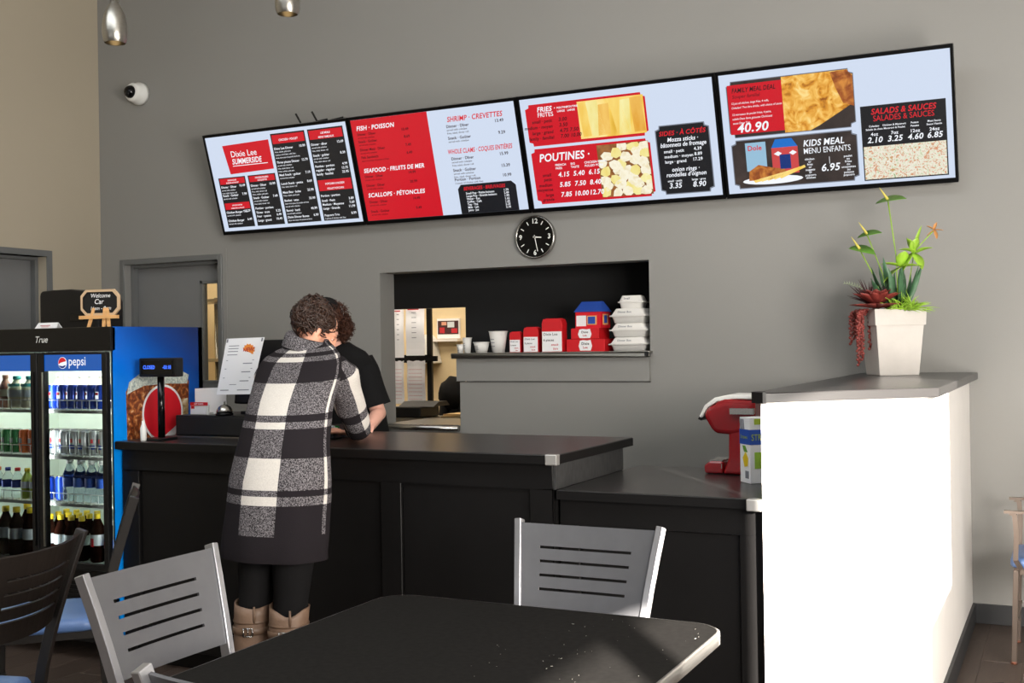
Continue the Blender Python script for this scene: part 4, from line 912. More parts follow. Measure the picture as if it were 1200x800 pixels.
for k, (x, y) in enumerate(((-4.94, fy), (-4.85, fy-.01), (-4.76, fy), (-4.90, fy+.10), (-4.81, fy+.10), (-5.04, fy))):
    lab = 'large yellow capped bottle on the left bottom shelf, %s' % ['left of two front ones', 'centre front', 'at the mullion', 'behind on the left', 'behind on the right', 'farthest left'][k]
    if k == 0: bc.location = (x, y, .466); bc['label'] = lab
    else: dup(bc, (x, y, .466), k, lab)
# things on the fridge
bn = thing('black_bin', 'black rounded plastic bin standing on top of the fridge', 'bin', (-4.83, 4.42, FZ))
b = MB(); q = [(-5.03, FZ+.001), (-4.60, FZ+.001), (-4.60, 1.765), (-4.615, 1.79), (-4.66, 1.812), (-4.80, 1.832), (-4.93, 1.832), (-5.01, 1.828), (-5.025, 1.82), (-5.03, 1.80)]
b.prism(q, 4.40, 4.58, 'y', 'black_plastic'); b.build('body', parent=bn, bevel=.008)
b = MB(); b.box(-4.80, -4.70, 4.396, 4.40, 1.66, 1.70, 'black_gloss'); b.build('handle', parent=bn)
ez = thing('chalkboard_easel', 'small chalkboard with cream frame on a wooden easel atop the fridge', 'sign', (-4.36, 4.2, FZ), R(8))
b = MB(); rt = Matrix.Rotation(R(12), 3, 'X'); piv = (0, -.02, .035)
b.box(-.115, .115, -.035, -.02, .045, .062, 'wood_light')
for sx in (-1, 1): b.bar([(sx*.062, -.03, 0), (sx*.040, -.012, .10)], .016, .008, 'wood_light')
b.bar([(.03, -.03, 0.0), (.025, -.012, .10)], .016, .008, 'wood_light'); b.bar([(0, .05, 0), (0, -.01, .12)], .012, .008, 'wood_light'); b.build('easel', parent=ez, world=False)
def octo(a, c, q): return [(-a+q, -c), (a-q, -c), (a, -c+q), (a, c-q), (a-q, c), (-a+q, c), (-a, c-q), (-a, -c+q)]
P8 = lambda pts, y: [Vector((p[0], y, p[1]+.127)) for p in pts]
b = MB(); a1, a2 = octo(.115, .065, .03), octo(.103, .053, .027)
b.loft([P8(a2, -.020), P8(a1, -.020), P8(a1, -.008), P8(a2, -.008)], 'wood_frame', False, cap=False); b.build('frame', parent=ez, world=False)
b = MB(); b.loft([P8(octo(.106, .056, .028), -.014), P8(octo(.106, .056, .028), -.008)], 'black_matte', False); bd = b.build('board', parent=ez, world=False)
b = MB(); text(b, 'Welcome', (0, -.0145, .152), (1, 0, 0), (0, 0, 1), .030, 0, 1, 'c', 'white_paper'); text(b, 'Car', (-.01, -.0145, .12), (1, 0, 0), (0, 0, 1), .036, 0, 1, 'c', 'white_paper'); text(b, '11am - 8pm', (0, -.0145, .090), (1, 0, 0), (0, 0, 1), .026, 0, 1, 'c', 'white_paper'); b.build('chalk_lettering', parent=bd, world=False)
cd = thing('folded_card', 'white folded card standing on the fridge left of the chalkboard', 'card', (-4.74, 4.2, FZ))
b = MB(); b.plate(lambda u, v: ((u-.5)*(.16-.02*v)-4.74, 4.18+.02*v, FZ+.001+.033*v), [0, .5, 1], [0, 1], .002, None, 'white_paper'); b.plate(lambda u, v: ((u-.5)*(.16-.02*v)-4.74, 4.222-.02*v, FZ+.001+.033*v), [0, .5, 1], [0, 1], .002, None, 'white_paper'); b.build('card', parent=cd)
b = MB(); b.box(-4.775, -4.705, 4.1795, 4.1815, FZ+.018, FZ+.021, 'ink_red'); b.box(-4.765, -4.715, 4.1765, 4.1785, FZ+.012, FZ+.014, 'ink_red'); b.build('printed_lines', parent=cd)

# ================================================================ ON THE TALL COUNTER
CZ = 1.07
DX, DY = .125, -.13
pd = thing('customer_display', 'customer price display with blue digits on a black pole', 'display', (-4.045+DX, 4.25+DY, CZ))
b = MB(); b.box(-4.08+DX, -3.985+DX, 4.19+DY, 4.31+DY, CZ, CZ+.012, 'black_plastic'); b.build('base', parent=pd, bevel=.003)
b = MB(); b.sweep([(-4.03+DX, 4.25+DY, CZ+.01), (-4.03+DX, 4.25+DY, 1.385)], .0165, 16, 'black_gloss'); b.build('pole', parent=pd)
b = MB(); b.box(-4.135+DX, -3.905+DX, 4.215+DY, 4.27+DY, 1.372, 1.462, 'black_plastic'); hd = b.build('head', parent=pd, bevel=.006)
b = MB(); b.box(-4.118+DX, -3.922+DX, 4.2125+DY, 4.2149+DY, 1.386, 1.448, 'black_gloss'); b.build('window', parent=hd)
b = MB(); text(b, 'CLOSED', (-4.105+DX, 4.2118+DY, 1.410), (1, 0, 0), (0, 0, 1), .024, 1, 0, 'l', 'e_bluetext', .8); text(b, '-03:18', (-3.93+DX, 4.2118+DY, 1.410), (1, 0, 0), (0, 0, 1), .024, 1, 0, 'r', 'e_bluetext', .8); b.build('digits', parent=hd)
b = MB(); b.lathe([(.013, 0), (.015, .004), (.015, .06), (.008, .078), (.007, .095)], (-3.957, 4.055, CZ+.0005), 14, 'white_plastic'); bt = b.build('small_bottle'); tag(bt, 'tiny white bottle in front of the display pole', 'bottle')
cdw = thing('cash_drawer', 'black cash drawer box on the tall counter behind the display pole', 'cash drawer', (-3.73, 4.42, CZ))
b = MB(); b.box(-3.975, -3.49, 4.29, 4.62, CZ+.006, CZ+.107, 'black_plastic'); b.build('body', parent=cdw, bevel=.005)
b = MB(); b.box(-3.962, -3.503, 4.284, 4.29, CZ+.014, CZ+.10, 'black_matte'); b.build('drawer', parent=cdw, bevel=.002, seg=1)
b = MB(); b.box(-3.985, -3.48, 4.286, 4.63, CZ+.001, CZ+.006, 'steel_brushed'); b.build('base_plate', parent=cdw)
DZ = CZ+.1075
pt = thing('sale_terminal', 'black till monitor seen from behind the propped paper menu', 'monitor', (-3.56, 4.46, DZ))
b = MB(); rt = Matrix.Rotation(R(-8), 3, 'X'); b.box(-3.74, -3.39, 4.44, 4.475, DZ+.05, 1.545, 'black_plastic', rt, (-3.56, 4.45, DZ)); b.build('housing', parent=pt, bevel=.006)
b = MB(); b.box(-3.66, -3.47, 4.40, 4.56, DZ+.0005, DZ+.016, 'black_plastic'); b.box(-3.60, -3.53, 4.46, 4.50, DZ+.01, DZ+.1); b.build('stand', parent=pt, bevel=.003)
b = MB(); b.box(-3.765, -3.741, 4.45, 4.475, DZ+.10, 1.42, 'black_matte'); b.build('card_slot', parent=pt)
mn = thing('paper_menu', 'white paper menu with orange burst propped on the till', 'menu', (-3.61, 4.36, 1.27))
def PM(u, v): return (-3.752+.222*u+.022*v+.012*v*v*u, 4.335+.055*v-.012*math.sin(u*3), 1.277+.272*v+.004*u)
b = MB(); b.plate(PM, [i/8 for i in range(9)], [i/6 for i in range(7)], .0015, None, 'white_paper'); mm = b.build('sheet', parent=mn)
b = MB()
def pq(u0, v0, u1, v1, mat):
    o = Vector((0, -.0022, 0)); b.add([Vector(PM(u0, v0))+o, Vector(PM(u1, v0))+o, Vector(PM(u1, v1))+o, Vector(PM(u0, v1))+o], [(0, 1, 2, 3)], mat)
pq(.02, .93, .98, .99, 'ink_grey')
for k, v in enumerate((.86, .81, .76, .70)): pq(.12, v, .42, v+.012, 'ink_grey')
for v in (.60, .45, .29): pq(.12, v, .88, v+.010, 'ink_grey'); pq(.62, v-.06, .85, v-.045, 'ink_grey')
pq(.35, .17, .55, .18, 'ink_grey'); pq(.1, .07, .36, .085, 'ink_grey'); pq(.6, .07, .9, .085, 'ink_grey')
b.build('printed_lines', parent=mn)
b = MB(); c0 = Vector(PM(.70, .79))+Vector((0, -.003, 0)); n = 24; vs = [c0]+[c0+Vector((math.cos(2*PI*j/n)*(.038 if j % 2 else .030), 0, math.sin(2*PI*j/n)*(.030 if j % 2 else .024))) for j in range(n)]
b.add(vs, [(0, 1+j, 1+(j+1) % n) for j in range(n)], 'burst') if 'burst' in MATS else (M('burst', (250, 150, 60), .6), b.add(vs, [(0, 1+j, 1+(j+1) % n) for j in range(n)], 'burst'))
text(b, 'NEW!', c0+Vector((0, -.0008, -.009)), (1, 0, .1), (0, 0, 1), .027, 1, 1, 'c', 'ink_red'); b.build('burst_print', parent=mn)
hl = thing('card_holder', 'red and white card holder on the cash drawer beside the bell', 'card holder', (-3.86, 4.34, DZ))
b = MB(); b.box(-3.915, -3.80, 4.33, 4.338, DZ+.001, DZ+.05, 'white_plastic'); b.box(-3.915, -3.80, 4.338, 4.37, DZ+.001, DZ+.012); b.build('holder', parent=hl)
b = MB(); b.box(-3.912, -3.803, 4.326, 4.3295, DZ+.046, DZ+.062, 'red_card'); b.box(-3.905, -3.81, 4.326, 4.3295, DZ+.004, DZ+.04, 'white_paper'); b.box(-3.905, -3.885, 4.3245, 4.3258, DZ+.03, DZ+.045, 'red_card'); b.build('card', parent=hl)
b = MB(); text(b, 'GIFT CARDS', (-3.857, 4.3252, DZ+.0505), (1, 0, 0), (0, 0, 1), .010, 1, 0, 'c', 'white_paper'); b.build('lettering', parent=hl)
b = MB(); b.plate(lambda u, v: (-3.955+.20*u, 4.41+.0*v, DZ+.001+.125*v+.006*u), [0, .5, 1], [0, 1], .002, None, 'white_plastic'); b.box(-3.93, -3.78, 4.40, 4.425, DZ, DZ+.01, 'white_plastic'); o = b.build('leaflet_stand', parent=None); tag(o, 'clear grey leaflet stand behind the red and white card holder', 'stand')
bl = thing('counter_bell', 'chrome counter bell on the cash drawer beneath the paper menu', 'bell', (-3.70, 4.33, DZ))
b = MB(); b.lathe([(.042, 0), (.044, .008), (.036, .014)], n=24, mat='black_gloss'); b.build('base', parent=bl, world=False)
b = MB(); b.lathe([(.040, .014), (.038, .026), (.030, .040), (.016, .050), (.004, .053)], n=24, mat='steel'); b.build('dome', parent=bl, world=False)
b = MB(); b.lathe([(.004, .053), (.004, .062), (.006, .064), (.004, .068)], n=12, mat='steel'); b.build('button', parent=bl, world=False)
ph = thing('pen_cup', 'small red cup with a pink pen beside the paper menu', 'cup', (-3.515, 4.335, DZ))
b = MB(); b.lathe([(.012, 0.0005), (.016, .05), (.014, .05), (.011, .004)], n=14, mat='red_gloss'); b.build('cup', parent=ph, world=False)
b = MB(); b.sweep([(0, 0, .01), (.006, 0, .09)], .006, 8, 'pink_pen') if 'pink_pen' in MATS else (M('pink_pen', (225, 90, 140), .4), b.sweep([(0, 0, .01), (.004, 0, .085)], .006, 8, 'pink_pen')); b.build('pen', parent=ph, world=False)
kt = thing('card_terminal', 'dark card payment terminal with green keys by the customer\'s elbow', 'terminal', (-3.15, 4.45, CZ), R(12))
b = MB(); b.prism([(-.085, 0.001), (.085, .001), (.085, .055), (.06, .062), (-.085, .022)], -.042, .042, 'x', 'black_plastic'); b.build('body', parent=kt, world=False, bevel=.004)
b = MB()
for i in range(3):
    for j in range(4): y0 = -.07+j*.022; z0 = .0275+(y0+.085)*.276; b.box(-.03+i*.022, -.014+i*.022, y0, y0+.015, z0-.004, z0+.007, ['ink_grey', 'label_pale', 'can_green'][(i+j) % 3])
b.build('keypad', parent=kt, world=False)

# ================================================================ LOWER COUNTER THINGS
cm = thing('coffee_machine', 'red coffee machine with white lid on the lower counter', 'coffee machine', (-1.30, 4.80, .93))
def prof(pts, y0, y1, mat, name, bev=.006): q = MB(); q.prism([(x, z) for x, z in pts], y0, y1, 'y', mat); return q.build(name, parent=cm, bevel=bev, seg=3)
x0 = -1.412
prof([(-1.345, .931), (-1.20, .931), (-1.20, 1.245), (-1.33, 1.255), (-1.375, 1.235), (-1.372, 1.20), (-1.335, 1.19), (-1.315, 1.12), (-1.318, 1.0)][::-1], 4.73, 4.90, 'red_gloss', 'column', .014)
prof([(-1.425, 1.185), (-1.385, 1.115), (-1.365, 1.105), (-1.30, 1.10), (-1.21, 1.12), (-1.20, 1.235), (-1.33, 1.245), (-1.40, 1.22)][::-1], 4.725, 4.905, 'red_gloss', 'head', .02)
prof([(-1.445, 1.175), (-1.432, 1.17), (-1.405, 1.215), (-1.365, 1.24), (-1.29, 1.252), (-1.19, 1.252), (-1.19, 1.272), (-1.31, 1.272), (-1.375, 1.258), (-1.42, 1.225)][::-1], 4.735, 4.895, 'white_plastic', 'lid', .006)
prof([(-1.452, 1.165), (-1.436, 1.158), (-1.425, 1.172), (-1.442, 1.18)][::-1], 4.74, 4.89, 'black_plastic', 'lid_tip', .003)
b = MB(); b.prism([(-1.425+.0, .932), (-1.345, .932), (-1.345, .985), (-1.405, .985), (-1.43, .965)][::-1], 4.745, 4.885, 'y', 'red_gloss'); b.build('drip_tray', parent=cm, bevel=.008)
b = MB(); b.box(-1.405, -1.35, 4.755, 4.875, .986, .990, 'steel'); b.box(-1.352, -1.349, 4.7435, 4.745, .955, .975, 'steel'); b.build('drip_grate', parent=cm)
b = MB(); b.box(-1.30, -1.20, 4.70, 4.73, 1.19, 1.215, 'steel'); b.build('latch', parent=cm)
sb = thing('straw_box', 'white and yellow straw carton with blue band beside coffee machine', 'box', (-1.152, 4.455, .93), R(42))
b = MB(); b.box(0, .105, 0, .085, .001, .262, 'white_paper'); b.build('box', parent=sb, world=False, bevel=.0015, seg=1)
b = MB(); b.box(-.0008, .1058, -.0008, .0858, .155, .215, 'label_blue'); b.build('blue_band', parent=sb, world=False)
b = MB(); b.box(.02, .09, -.0012, 0, .235, .258, 'juice_green'); b.box(.02, .07, -.0016, 0, .06, .125, 'leaf_lime')
b.prism([(.02, .07), (.045, .065), (.06, .10), (.035, .125), (.015, .10)], -.002, -.0002, 'x', 'cap_yellow'); b.prism([(.012, .02), (.04, .02), (.04, .05), (.012, .05)], -.0015, 0, 'x', 'ink_grey')
for k in range(4): b.bar([(-.0015, .02+.008*k, .125), (-.0015, .04+.006*k, .15)], .003, .001, 'leaf_green'); b.bar([(-.0018, .045+.009*k, .215), (-.0018, .05+.010*k, .255)], .004, .001, 'ink_grey')
b.build('pictures', parent=sb, world=False)['kind'] = 'stuff'
b = MB(); text(b, 'STRAWS', (.006, -.0015, .172), (1, 0, 0), (0, 0, 1), .036, 0, 0, 'l', 'juice_green', .75); text(b, 'Straws', (-.0015, .078, .178), (0, -1, 0), (0, 0, 1), .022, 0, 0, 'l', 'juice_green'); b.build('lettering', parent=sb, world=False)

# ================================================================ POTTED PLANT
PX, PY, PZ = -.815, 5.99, 1.3145
pp = thing('potted_arrangement', 'mixed green and red plants in a pale square pot on the ledge', 'plant', (PX, PY, PZ), R(27.6))
def sqr(w_, z): h = w_/2; return [(-h, -h, z), (h, -h, z), (h, h, z), (-h, h, z)]
b = MB(); b.loft([sqr(.198, 0), sqr(.238, .252)], 'pot_grey', False); po = b.build('pot', parent=pp, world=False, bevel=.003)
b = MB(); b.loft([sqr(.222, .25), sqr(.252, .25), sqr(.258, .33), sqr(.232, .33), sqr(.228, .30)], 'pot_grey', False, cap=False); b.build('rim', parent=po, world=False)
b = MB(); b.loft([sqr(.226, .296), sqr(.226, .31)], 'soil', False); b.build('soil', parent=pp, world=False)
def leaf(mb, p, d, L, w_, curl=.3, mat='leaf_green', n=6, up=(0, 0, 1), fold=.15, tip=.02):
    p = Vector(p); d = Vector(d).normalized(); side = d.cross(Vector(up)); side = side.normalized() if side.length > 1e-3 else Vector((1, 0, 0)); nrm = side.cross(d)
    rows = []
    for i in range(n+1):
        t = i/n; ww = w_*(math.sin(PI*min(1, t*.93+.07))**.8)*(1-.0*t)
        c = p+d*(L*t)-Vector((0, 0, 1))*(curl*L*t*t)
        rows.append([c-side*ww/2+nrm*fold*ww, c, c+side*ww/2+nrm*fold*ww])
    th = Vector(nrm)*.0012; ring = [r_+[q-th for q in r_[::-1]] for r_ in rows]
    mb.loft(ring, mat, True)
def spike(mb, p, d, L, r, mat, bend=.1, n=5):
    d = Vector(d).normalized(); p = Vector(p); mb.sweep([p+d*L*i/n+Vector((0, 0, -bend*L*(i/n)**2)) for i in range(n+1)], [r*(1-.9*(i/n)**1.3) for i in range(n+1)], 6, mat)
rot = Matrix.Rotation(-R(27.6), 3, 'Z')
def W(px, dy, pyy):
    """photo-free: metres right of pot axis, metres toward the wall, metres above ledge"""
    return rot @ Vector((px, dy, pyy))
# tall anthurium-like stems with flat heads
for nm, base, head, L_, tilt, sz in (('leftmost', (-.02, .0, .30), (-.150, 0, .640), .125, -.2, .12), ('lower left', (.0, .02, .30), (-.115, .02, .715), .115, .25, .11), ('tallest', (.03, .03, .30), (-.012, .03, .885), .14, .18, .12)):
    b = MB(); B0, H0 = W(*base), W(*head); mid = (B0+H0)/2+Vector((.015, 0, .01)); b.sweep([B0, B0.lerp(mid, .5), mid, mid.lerp(H0, .5), H0], .0032, 6, 'leaf_lime'); st = b.build('flower_stem', parent=pp, world=False)
    b = MB(); d = rot @ Vector((1, -.25, tilt)); leaf(b, H0-d.normalized()*L_*.45, d, L_*1.15, sz*.75, .1, 'leaf_green', up=(0, -.6, 1)); b.build('spathe', parent=st, world=False)
    b = MB(); spike(b, H0+Vector((0, 0, .004)), rot @ Vector((-.55, -.2, .9)), .075, .008, 'leaf_yellow', 0); b.build('spadix', parent=st, world=False)
# right hand lime blossoms
b = MB(); B0 = W(.04, 0, .30); H0 = W(.115, 0, .62); H1 = W(.21, 0, .72); b.sweep([B0, B0.lerp(H0, .5)+Vector((.01, 0, 0)), H0, H0.lerp(H1, .5), H1], .003, 6, 'leaf_lime'); st = b.build('flower_stem', parent=pp, world=False)
b = MB()
for k in range(6):
    a = k*1.05; c = H0+Vector((.012*math.cos(a*2), 0, .02*math.sin(a*3)-.01)); leaf(b, c, rot @ Vector((math.cos(a)*.7, -.3, math.sin(a)+.3)), .095, .062, .15, 'leaf_lime')
leaf(b, H0, rot @ Vector((.3, -.1, 1)), .13, .04, 0, 'leaf_lime')
for k in range(4): a = k*1.4; leaf(b, W(.055, -.02, .54), rot @ Vector((math.cos(a), -.3, math.sin(a)*.6+.2)), .11, .065, .2, 'leaf_lime')
b.build('blossom', parent=st, world=False)
b = MB(); 
for k in range(5): a = k*1.25; leaf(b, H1, rot @ Vector((math.cos(a), -.2, math.sin(a))), .045, .025, .1, 'flower_orange')
b.build('orange_blossom', parent=st, world=False)
# aloe spikes
for k in range(14):
    b = MB(); a = k*2*PI/14; sp_ = .25+.35*(k % 3)/2; leaf(b, W(.03+.015*math.cos(a), .01*math.sin(a), .30), rot @ Vector((math.cos(a)*sp_, math.sin(a)*sp_, 1)), .23+.05*(k % 2)+random.uniform(-.02, .04), .036, .03, 'leaf_aloe', fold=.4, up=(math.cos(a+.1), math.sin(a+.1), .1)); b.build('aloe_leaf', parent=pp, world=False)
# red rosette
ros = W(-.055, -.10, .372); k = 0
for ring_, (n_, L_, up_, w_) in enumerate(((5, .055, 1.5, .040), (8, .095, .95, .058), (11, .130, .50, .066), (11, .135, .1, .06))):
    for j in range(n_):
        b = MB(); a = 2*PI*j/n_+ring_*.4; leaf(b, ros+Vector((0, 0, -.012*ring_)), (math.cos(a), math.sin(a), up_), L_, w_, -.05, 'leaf_red', fold=.2); b.build('rosette_leaf', parent=pp, world=False)
# maroon spiky tuft, pale fern arms, lime tuft, trailing strands
b = MB()
for k in range(70): spike(b, W(-.08+random.uniform(-.03, .03), -.02+random.uniform(-.03, .03), .36), rot @ Vector((random.uniform(-1, .7), random.uniform(-.6, .6), random.uniform(.4, 1.2))), random.uniform(.08, .16), .006, 'leaf_maroon', .1, 3)
o = b.build('spiky_tuft', parent=pp, world=False); o['kind'] = 'stuff'
b = MB()
for k in range(150): spike(b, W(.08+random.uniform(-.05, .04), -.06+random.uniform(-.05, .05), .325), rot @ Vector((random.uniform(-.6, 1.2), random.uniform(-1, .6), random.uniform(.1, .9))), random.uniform(.07, .14), .0042, 'leaf_lime', .25, 3)
o = b.build('grass_tuft', parent=pp, world=False); o['kind'] = 'stuff'
for yy, zz, ln in ((-.02, .42, .16), (.03, .37, .10)):
    b = MB(); p0 = W(-.06, yy, zz-.06); p1 = W(-.06-ln, yy-.02, zz+.05); b.sweep([p0, p0.lerp(p1, .5)+Vector((0, 0, .03)), p1], .002, 5, 'leaf_pale')
    for k in range(14):
        t = k/13; p = p0.lerp(p1, t)+Vector((0, 0, .03*4*t*(1-t))); 
        for s_ in (-1, 1): spike(b, p, rot @ Vector((-.3, s_*.5, .5*s_+.3)), .016, .003, 'leaf_pale', 0, 2)
    b.build('fern_frond', parent=pp, world=False)
for k in range(9):
    b = MB(); p = W(-.105-.008*k+.03*(k % 3), -.10+.03*(k % 4), .33); L_ = .10+.022*((k*5) % 7); pts = [p]
    for i in range(1, 9): t = i/8; pts.append(p+(rot @ Vector((-.035*math.sin(min(1, t*3)*PI/2)-.01*(k % 2), -.03*min(1, t*3), -L_*1.2*t*t**.3+.015*math.sin(t*3)))))
    b.sweep(pts, .0035, 5, 'leaf_red')
    for i in range(26):
        t = i/25*7.99; q = pts[int(t)].lerp(pts[int(t)+1], t-int(t)); a = i*2.4; b.ell(q+Vector((math.cos(a)*.006, math.sin(a)*.006, 0)), (.0075, .0075, .008), 6, 4, 'leaf_red')
    b.build('trailing_strand', parent=pp, world=False)

# ================================================================ TABLE AND CHAIRS
tb = thing('dining_table', 'black topped dining table with rounded corners in the foreground', 'table', (-1.35, 2.32, 0))
def rrect(x0, x1, y0, y1, r, n=8):
    P_ = []
    for cx, cy, st in ((x1-r, y1-r, 0), (x0+r, y1-r, 90), (x0+r, y0+r, 180), (x1-r, y0+r, 270)):
        for k in range(n+1): a = R(st+90*k/n); P_.append((cx+r*math.cos(a), cy+r*math.sin(a)))
    return P_
o1 = rrect(-1.872, -.822, 1.70, 2.935, .10); o2 = rrect(-1.866, -.828, 1.706, 2.929, .095)
b = MB(); b.loft([[(x, y, z) for x, y in o2] for z in (.722, .7505)], 'table_black', False); b.build('table_top', parent=tb)
b = MB(); b.loft([[(x, y, z) for x, y in q] for q, z in ((o2, .718), (o1, .720), (o1, .748), (o2, .7512))]+[[(x, y, .7512) for x, y in rrect(-1.863, -.831, 1.709, 2.926, .093)]], 'table_edge', True, cap=False); b.build('edge_band', parent=tb)
b = MB(); b.box(-1.40, -1.30, 2.27, 2.37, .04, .716, 'black_plastic'); b.box(-1.6, -1.1, 2.29, 2.35, .700, .7215); b.box(-1.38, -1.32, 2.0, 2.65, .700, .7215); b.build('pedestal', parent=tb)
b = MB(); b.box(-1.68, -1.02, 2.28, 2.36, .0, .04, 'black_plastic'); b.box(-1.39, -1.31, 1.99, 2.28, .0, .04); b.box(-1.39, -1.31, 2.36, 2.65, .0, .04); b.build('foot_cross', parent=tb)

b = MB(); rg = random.Random(11)
for k in range(70):
    x, y = rg.uniform(-1.3, -.86), rg.uniform(1.95, 2.88); q = rg.uniform(.0003, .0007); a = rg.uniform(0, 3.1); l = q*rg.choice((1, 1, 1, 1.5, 5))
    rt = Matrix.Rotation(a, 3, 'Z'); b.box(x-l, x+l, y-q, y+q, .7507, .7507+q, 'lint', rt)
o = b.build('crumbs'); tag(o, 'pale crumbs and lint specks scattered on the sunlit table corner', 'crumbs'); o['kind'] = 'stuff'

def make_chair(label, kind='silver', loc=(0, 0, 0), rz=0, grp='slotted metal chairs', arms=False, smooth_arc=.02):
    fm, pm_ = ('chair_silver', 'chair_silver') if kind == 'silver' else ('chair_darkframe', 'chair_dark') if kind == 'dark' else ('chair_bronze', 'chair_bronze')
    em = {'silver': 'chair_edge', 'dark': 'chair_darkframe', 'bronze': 'chair_bronze'}[kind]
    t = thing('dining_chair', label, 'chair', loc, rz, grp)
    def px(z): return .190+.048*max(0, (z-.44)/.5)**1.4
    def py(z): return -.205-.125*max(0, (z-.44)/.5)**1.3
    for s in (-1, 1):
        path = [(s*.195, -.255, .004), (s*.19, -.215, .25)]+[(s*px(z), py(z), z) for z in (.44, .52, .60, .68, .76, .85, .94)]
        b = MB(); b.bar(path, .022, .034, em); b.build('leg', parent=t, world=False, bevel=.002, seg=1)['label'] = 'rear leg running up into the back post'
        b = MB(); b.bar([(s*.205, .205, .004), (s*.195, .19, .43)], .024, .024, fm); b.build('leg', parent=t, world=False, bevel=.002, seg=1)
        b = MB(); b.lathe([(.015, 0), (.015, .012)], (s*.205, .205, 0), 10, 'copper'); b.lathe([(.015, 0), (.015, .012)], (s*.195, -.255, 0), 10, 'copper'); b.build('glide', parent=t, world=False)
        if arms:
            b = MB(); b.bar([(s*.215, .17, .44), (s*.232, .19, .48), (s*.236, .185, .60), (s*.236, .19, .685), (s*.236, .21, .695)], .022, .014, fm, side=(0, 1, 0)); b.bar([(s*.236, .235, .70), (s*.24, 0, .702), (s*.215, -.265, .70)], .034, .012, fm); b.build('arm', parent=t, world=False)
    b = MB(); b.box(-.195, .195, .175, .20, .41, .438, fm); b.box(-.195, .195, -.215, -.19, .41, .438); b.box(-.205, -.18, -.19, .175, .41, .438); b.box(.18, .205, -.19, .175, .41, .438); b.build('seat_frame', parent=t, world=False)
    b = MB(); q = rrect(-.215, .215, -.185, .215, .05, 5)
    b.loft([[(x*f, (y-.015)*f+.015, z) for x, y in q] for f, z in ((.97, .439), (1, .447), (1, .468), (.97, .480), (.85, .487), (.4, .489))], 'vinyl_blue', True); b.build('seat', parent=t, world=False)
    def P_(u, v): z = .668+.258*v; w_ = px(z)-.008; return ((u*2-1)*w_, py(z)+.004-smooth_arc*(1-(2*u-1)**2), z-.0*u+.004*(2*u-1)**2)
    us = [0, .08, .16]+[.16+.70*i/10 for i in range(1, 11)]+[.93, 1]
    sl = [.25, .41, .57, .73]; vs = [0, .12]
    for c_ in sl: vs += [c_-.016, c_+.016]
    vs += [.87, 1]
    def hole(i, j): v = (vs[j]+vs[j+1])/2; u = (us[i]+us[i+1])/2; return any(abs(v-c_) < .015 for c_ in sl) and .16 < u < .86
    b = MB(); b.plate(P_, us, vs, .008, hole, pm_, smooth=False); bk = b.build('backrest', parent=t, world=False)
    b = MB(); b.bar([(-.2, .19, .20), (.2, .19, .20)], .018, .018, fm, side=(0, 1, 0)); b.bar([(-.195, -.22, .26), (.195, -.22, .26)], .018, .018, fm, side=(0, 1, 0)); b.build('stretcher', parent=t, world=False)
    return t
G1 = 'grey metal chairs at the foreground table'
make_chair('silver chair back with four slots at the left side of the foreground table', 'silver', (-1.90, 2.305, 0), R(-90), G1)
make_chair('grey chair behind the far side of the foreground table facing the camera', 'silver', (-1.36, 2.945, 0), R(180), G1)
make_chair('grey chair at the near side of the foreground table, only its post tip showing', 'silver', (-1.245, 1.835, 0), 0, G1)
G2 = 'dark slotted chairs on the left'
make_chair('large dark chair back at the left edge in front of the fridge', 'dark', (-3.05, 2.28, 0), math.atan2(.96, -.28)+R(0)-0, G2, smooth_arc=.05)
make_chair('dark chair seen edge on against the black counter', 'dark', (-3.62, 3.19, 0), math.atan2(.72, -.69), G2)
make_chair('dark chair in the right foreground, only its top edge showing', 'dark', (.02, 2.35, 0), R(17), 'chairs at the right edge', smooth_arc=.04)
make_chair('blue seated armchair at the right edge against the grey wall', 'bronze', (-.055, 5.88, 0), R(90), 'chairs at the right edge', arms=True)

# ================================================================ PEOPLE
def chain(mb, pts, rad, n=14, mat='skin'):
    """one tapering limb with rounded ends and joints"""
    pts = [Vector(p) for p in pts]
    fine, fr_ = [], []
    for i in range(len(pts)-1):
        for k in range(4): t = k/4; fine.append(pts[i].lerp(pts[i+1], t)); fr_.append(rad[i]*(1-t)+rad[i+1]*t)
    fine.append(pts[-1]); fr_.append(rad[-1])
    mb.sweep(fine, fr_, n, mat)
    for p, r_ in zip(pts, rad): mb.ell(p, (r_, r_, r_), n, 10, mat)
def frame_of(d, up=(0, 0, 1)):
    y = Vector(d).normalized(); x = y.cross(Vector(up)).normalized(); z = x.cross(y); return Matrix((x, y, z)).transposed()
def head(mb, c, rot, mat, s=1.0):
    c = Vector(c); A = lambda p: c+rot @ (Vector(p)*s)
    def e(p, r_, n=18, m=12): mb.ell(A(p), [q*s for q in r_], n, m, mat, rot)
    e((0, -.012, .02), (.074, .092, .092)); e((0, .022, -.03), (.060, .066, .078)); e((0, .052, -.078), (.030, .032, .030))   # cranium, face, chin
    e((0, .070, .018), (.046, .020, .016)); e((0, .088, -.012), (.011, .016, .024)); e((0, .098, -.026), (.015, .013, .011))  # brow, nose
    for q in (-1, 1): e((q*.036, .064, -.022), (.022, .022, .018)); e((q*.077, -.008, -.012), (.008, .018, .030)); e((q*.016, .090, -.030), (.008, .010, .008)); e((q*.050, .01, -.065), (.018, .03, .022))
    e((0, .084, -.052), (.024, .010, .0055)); e((0, .083, -.062), (.020, .010, .006))
    return A
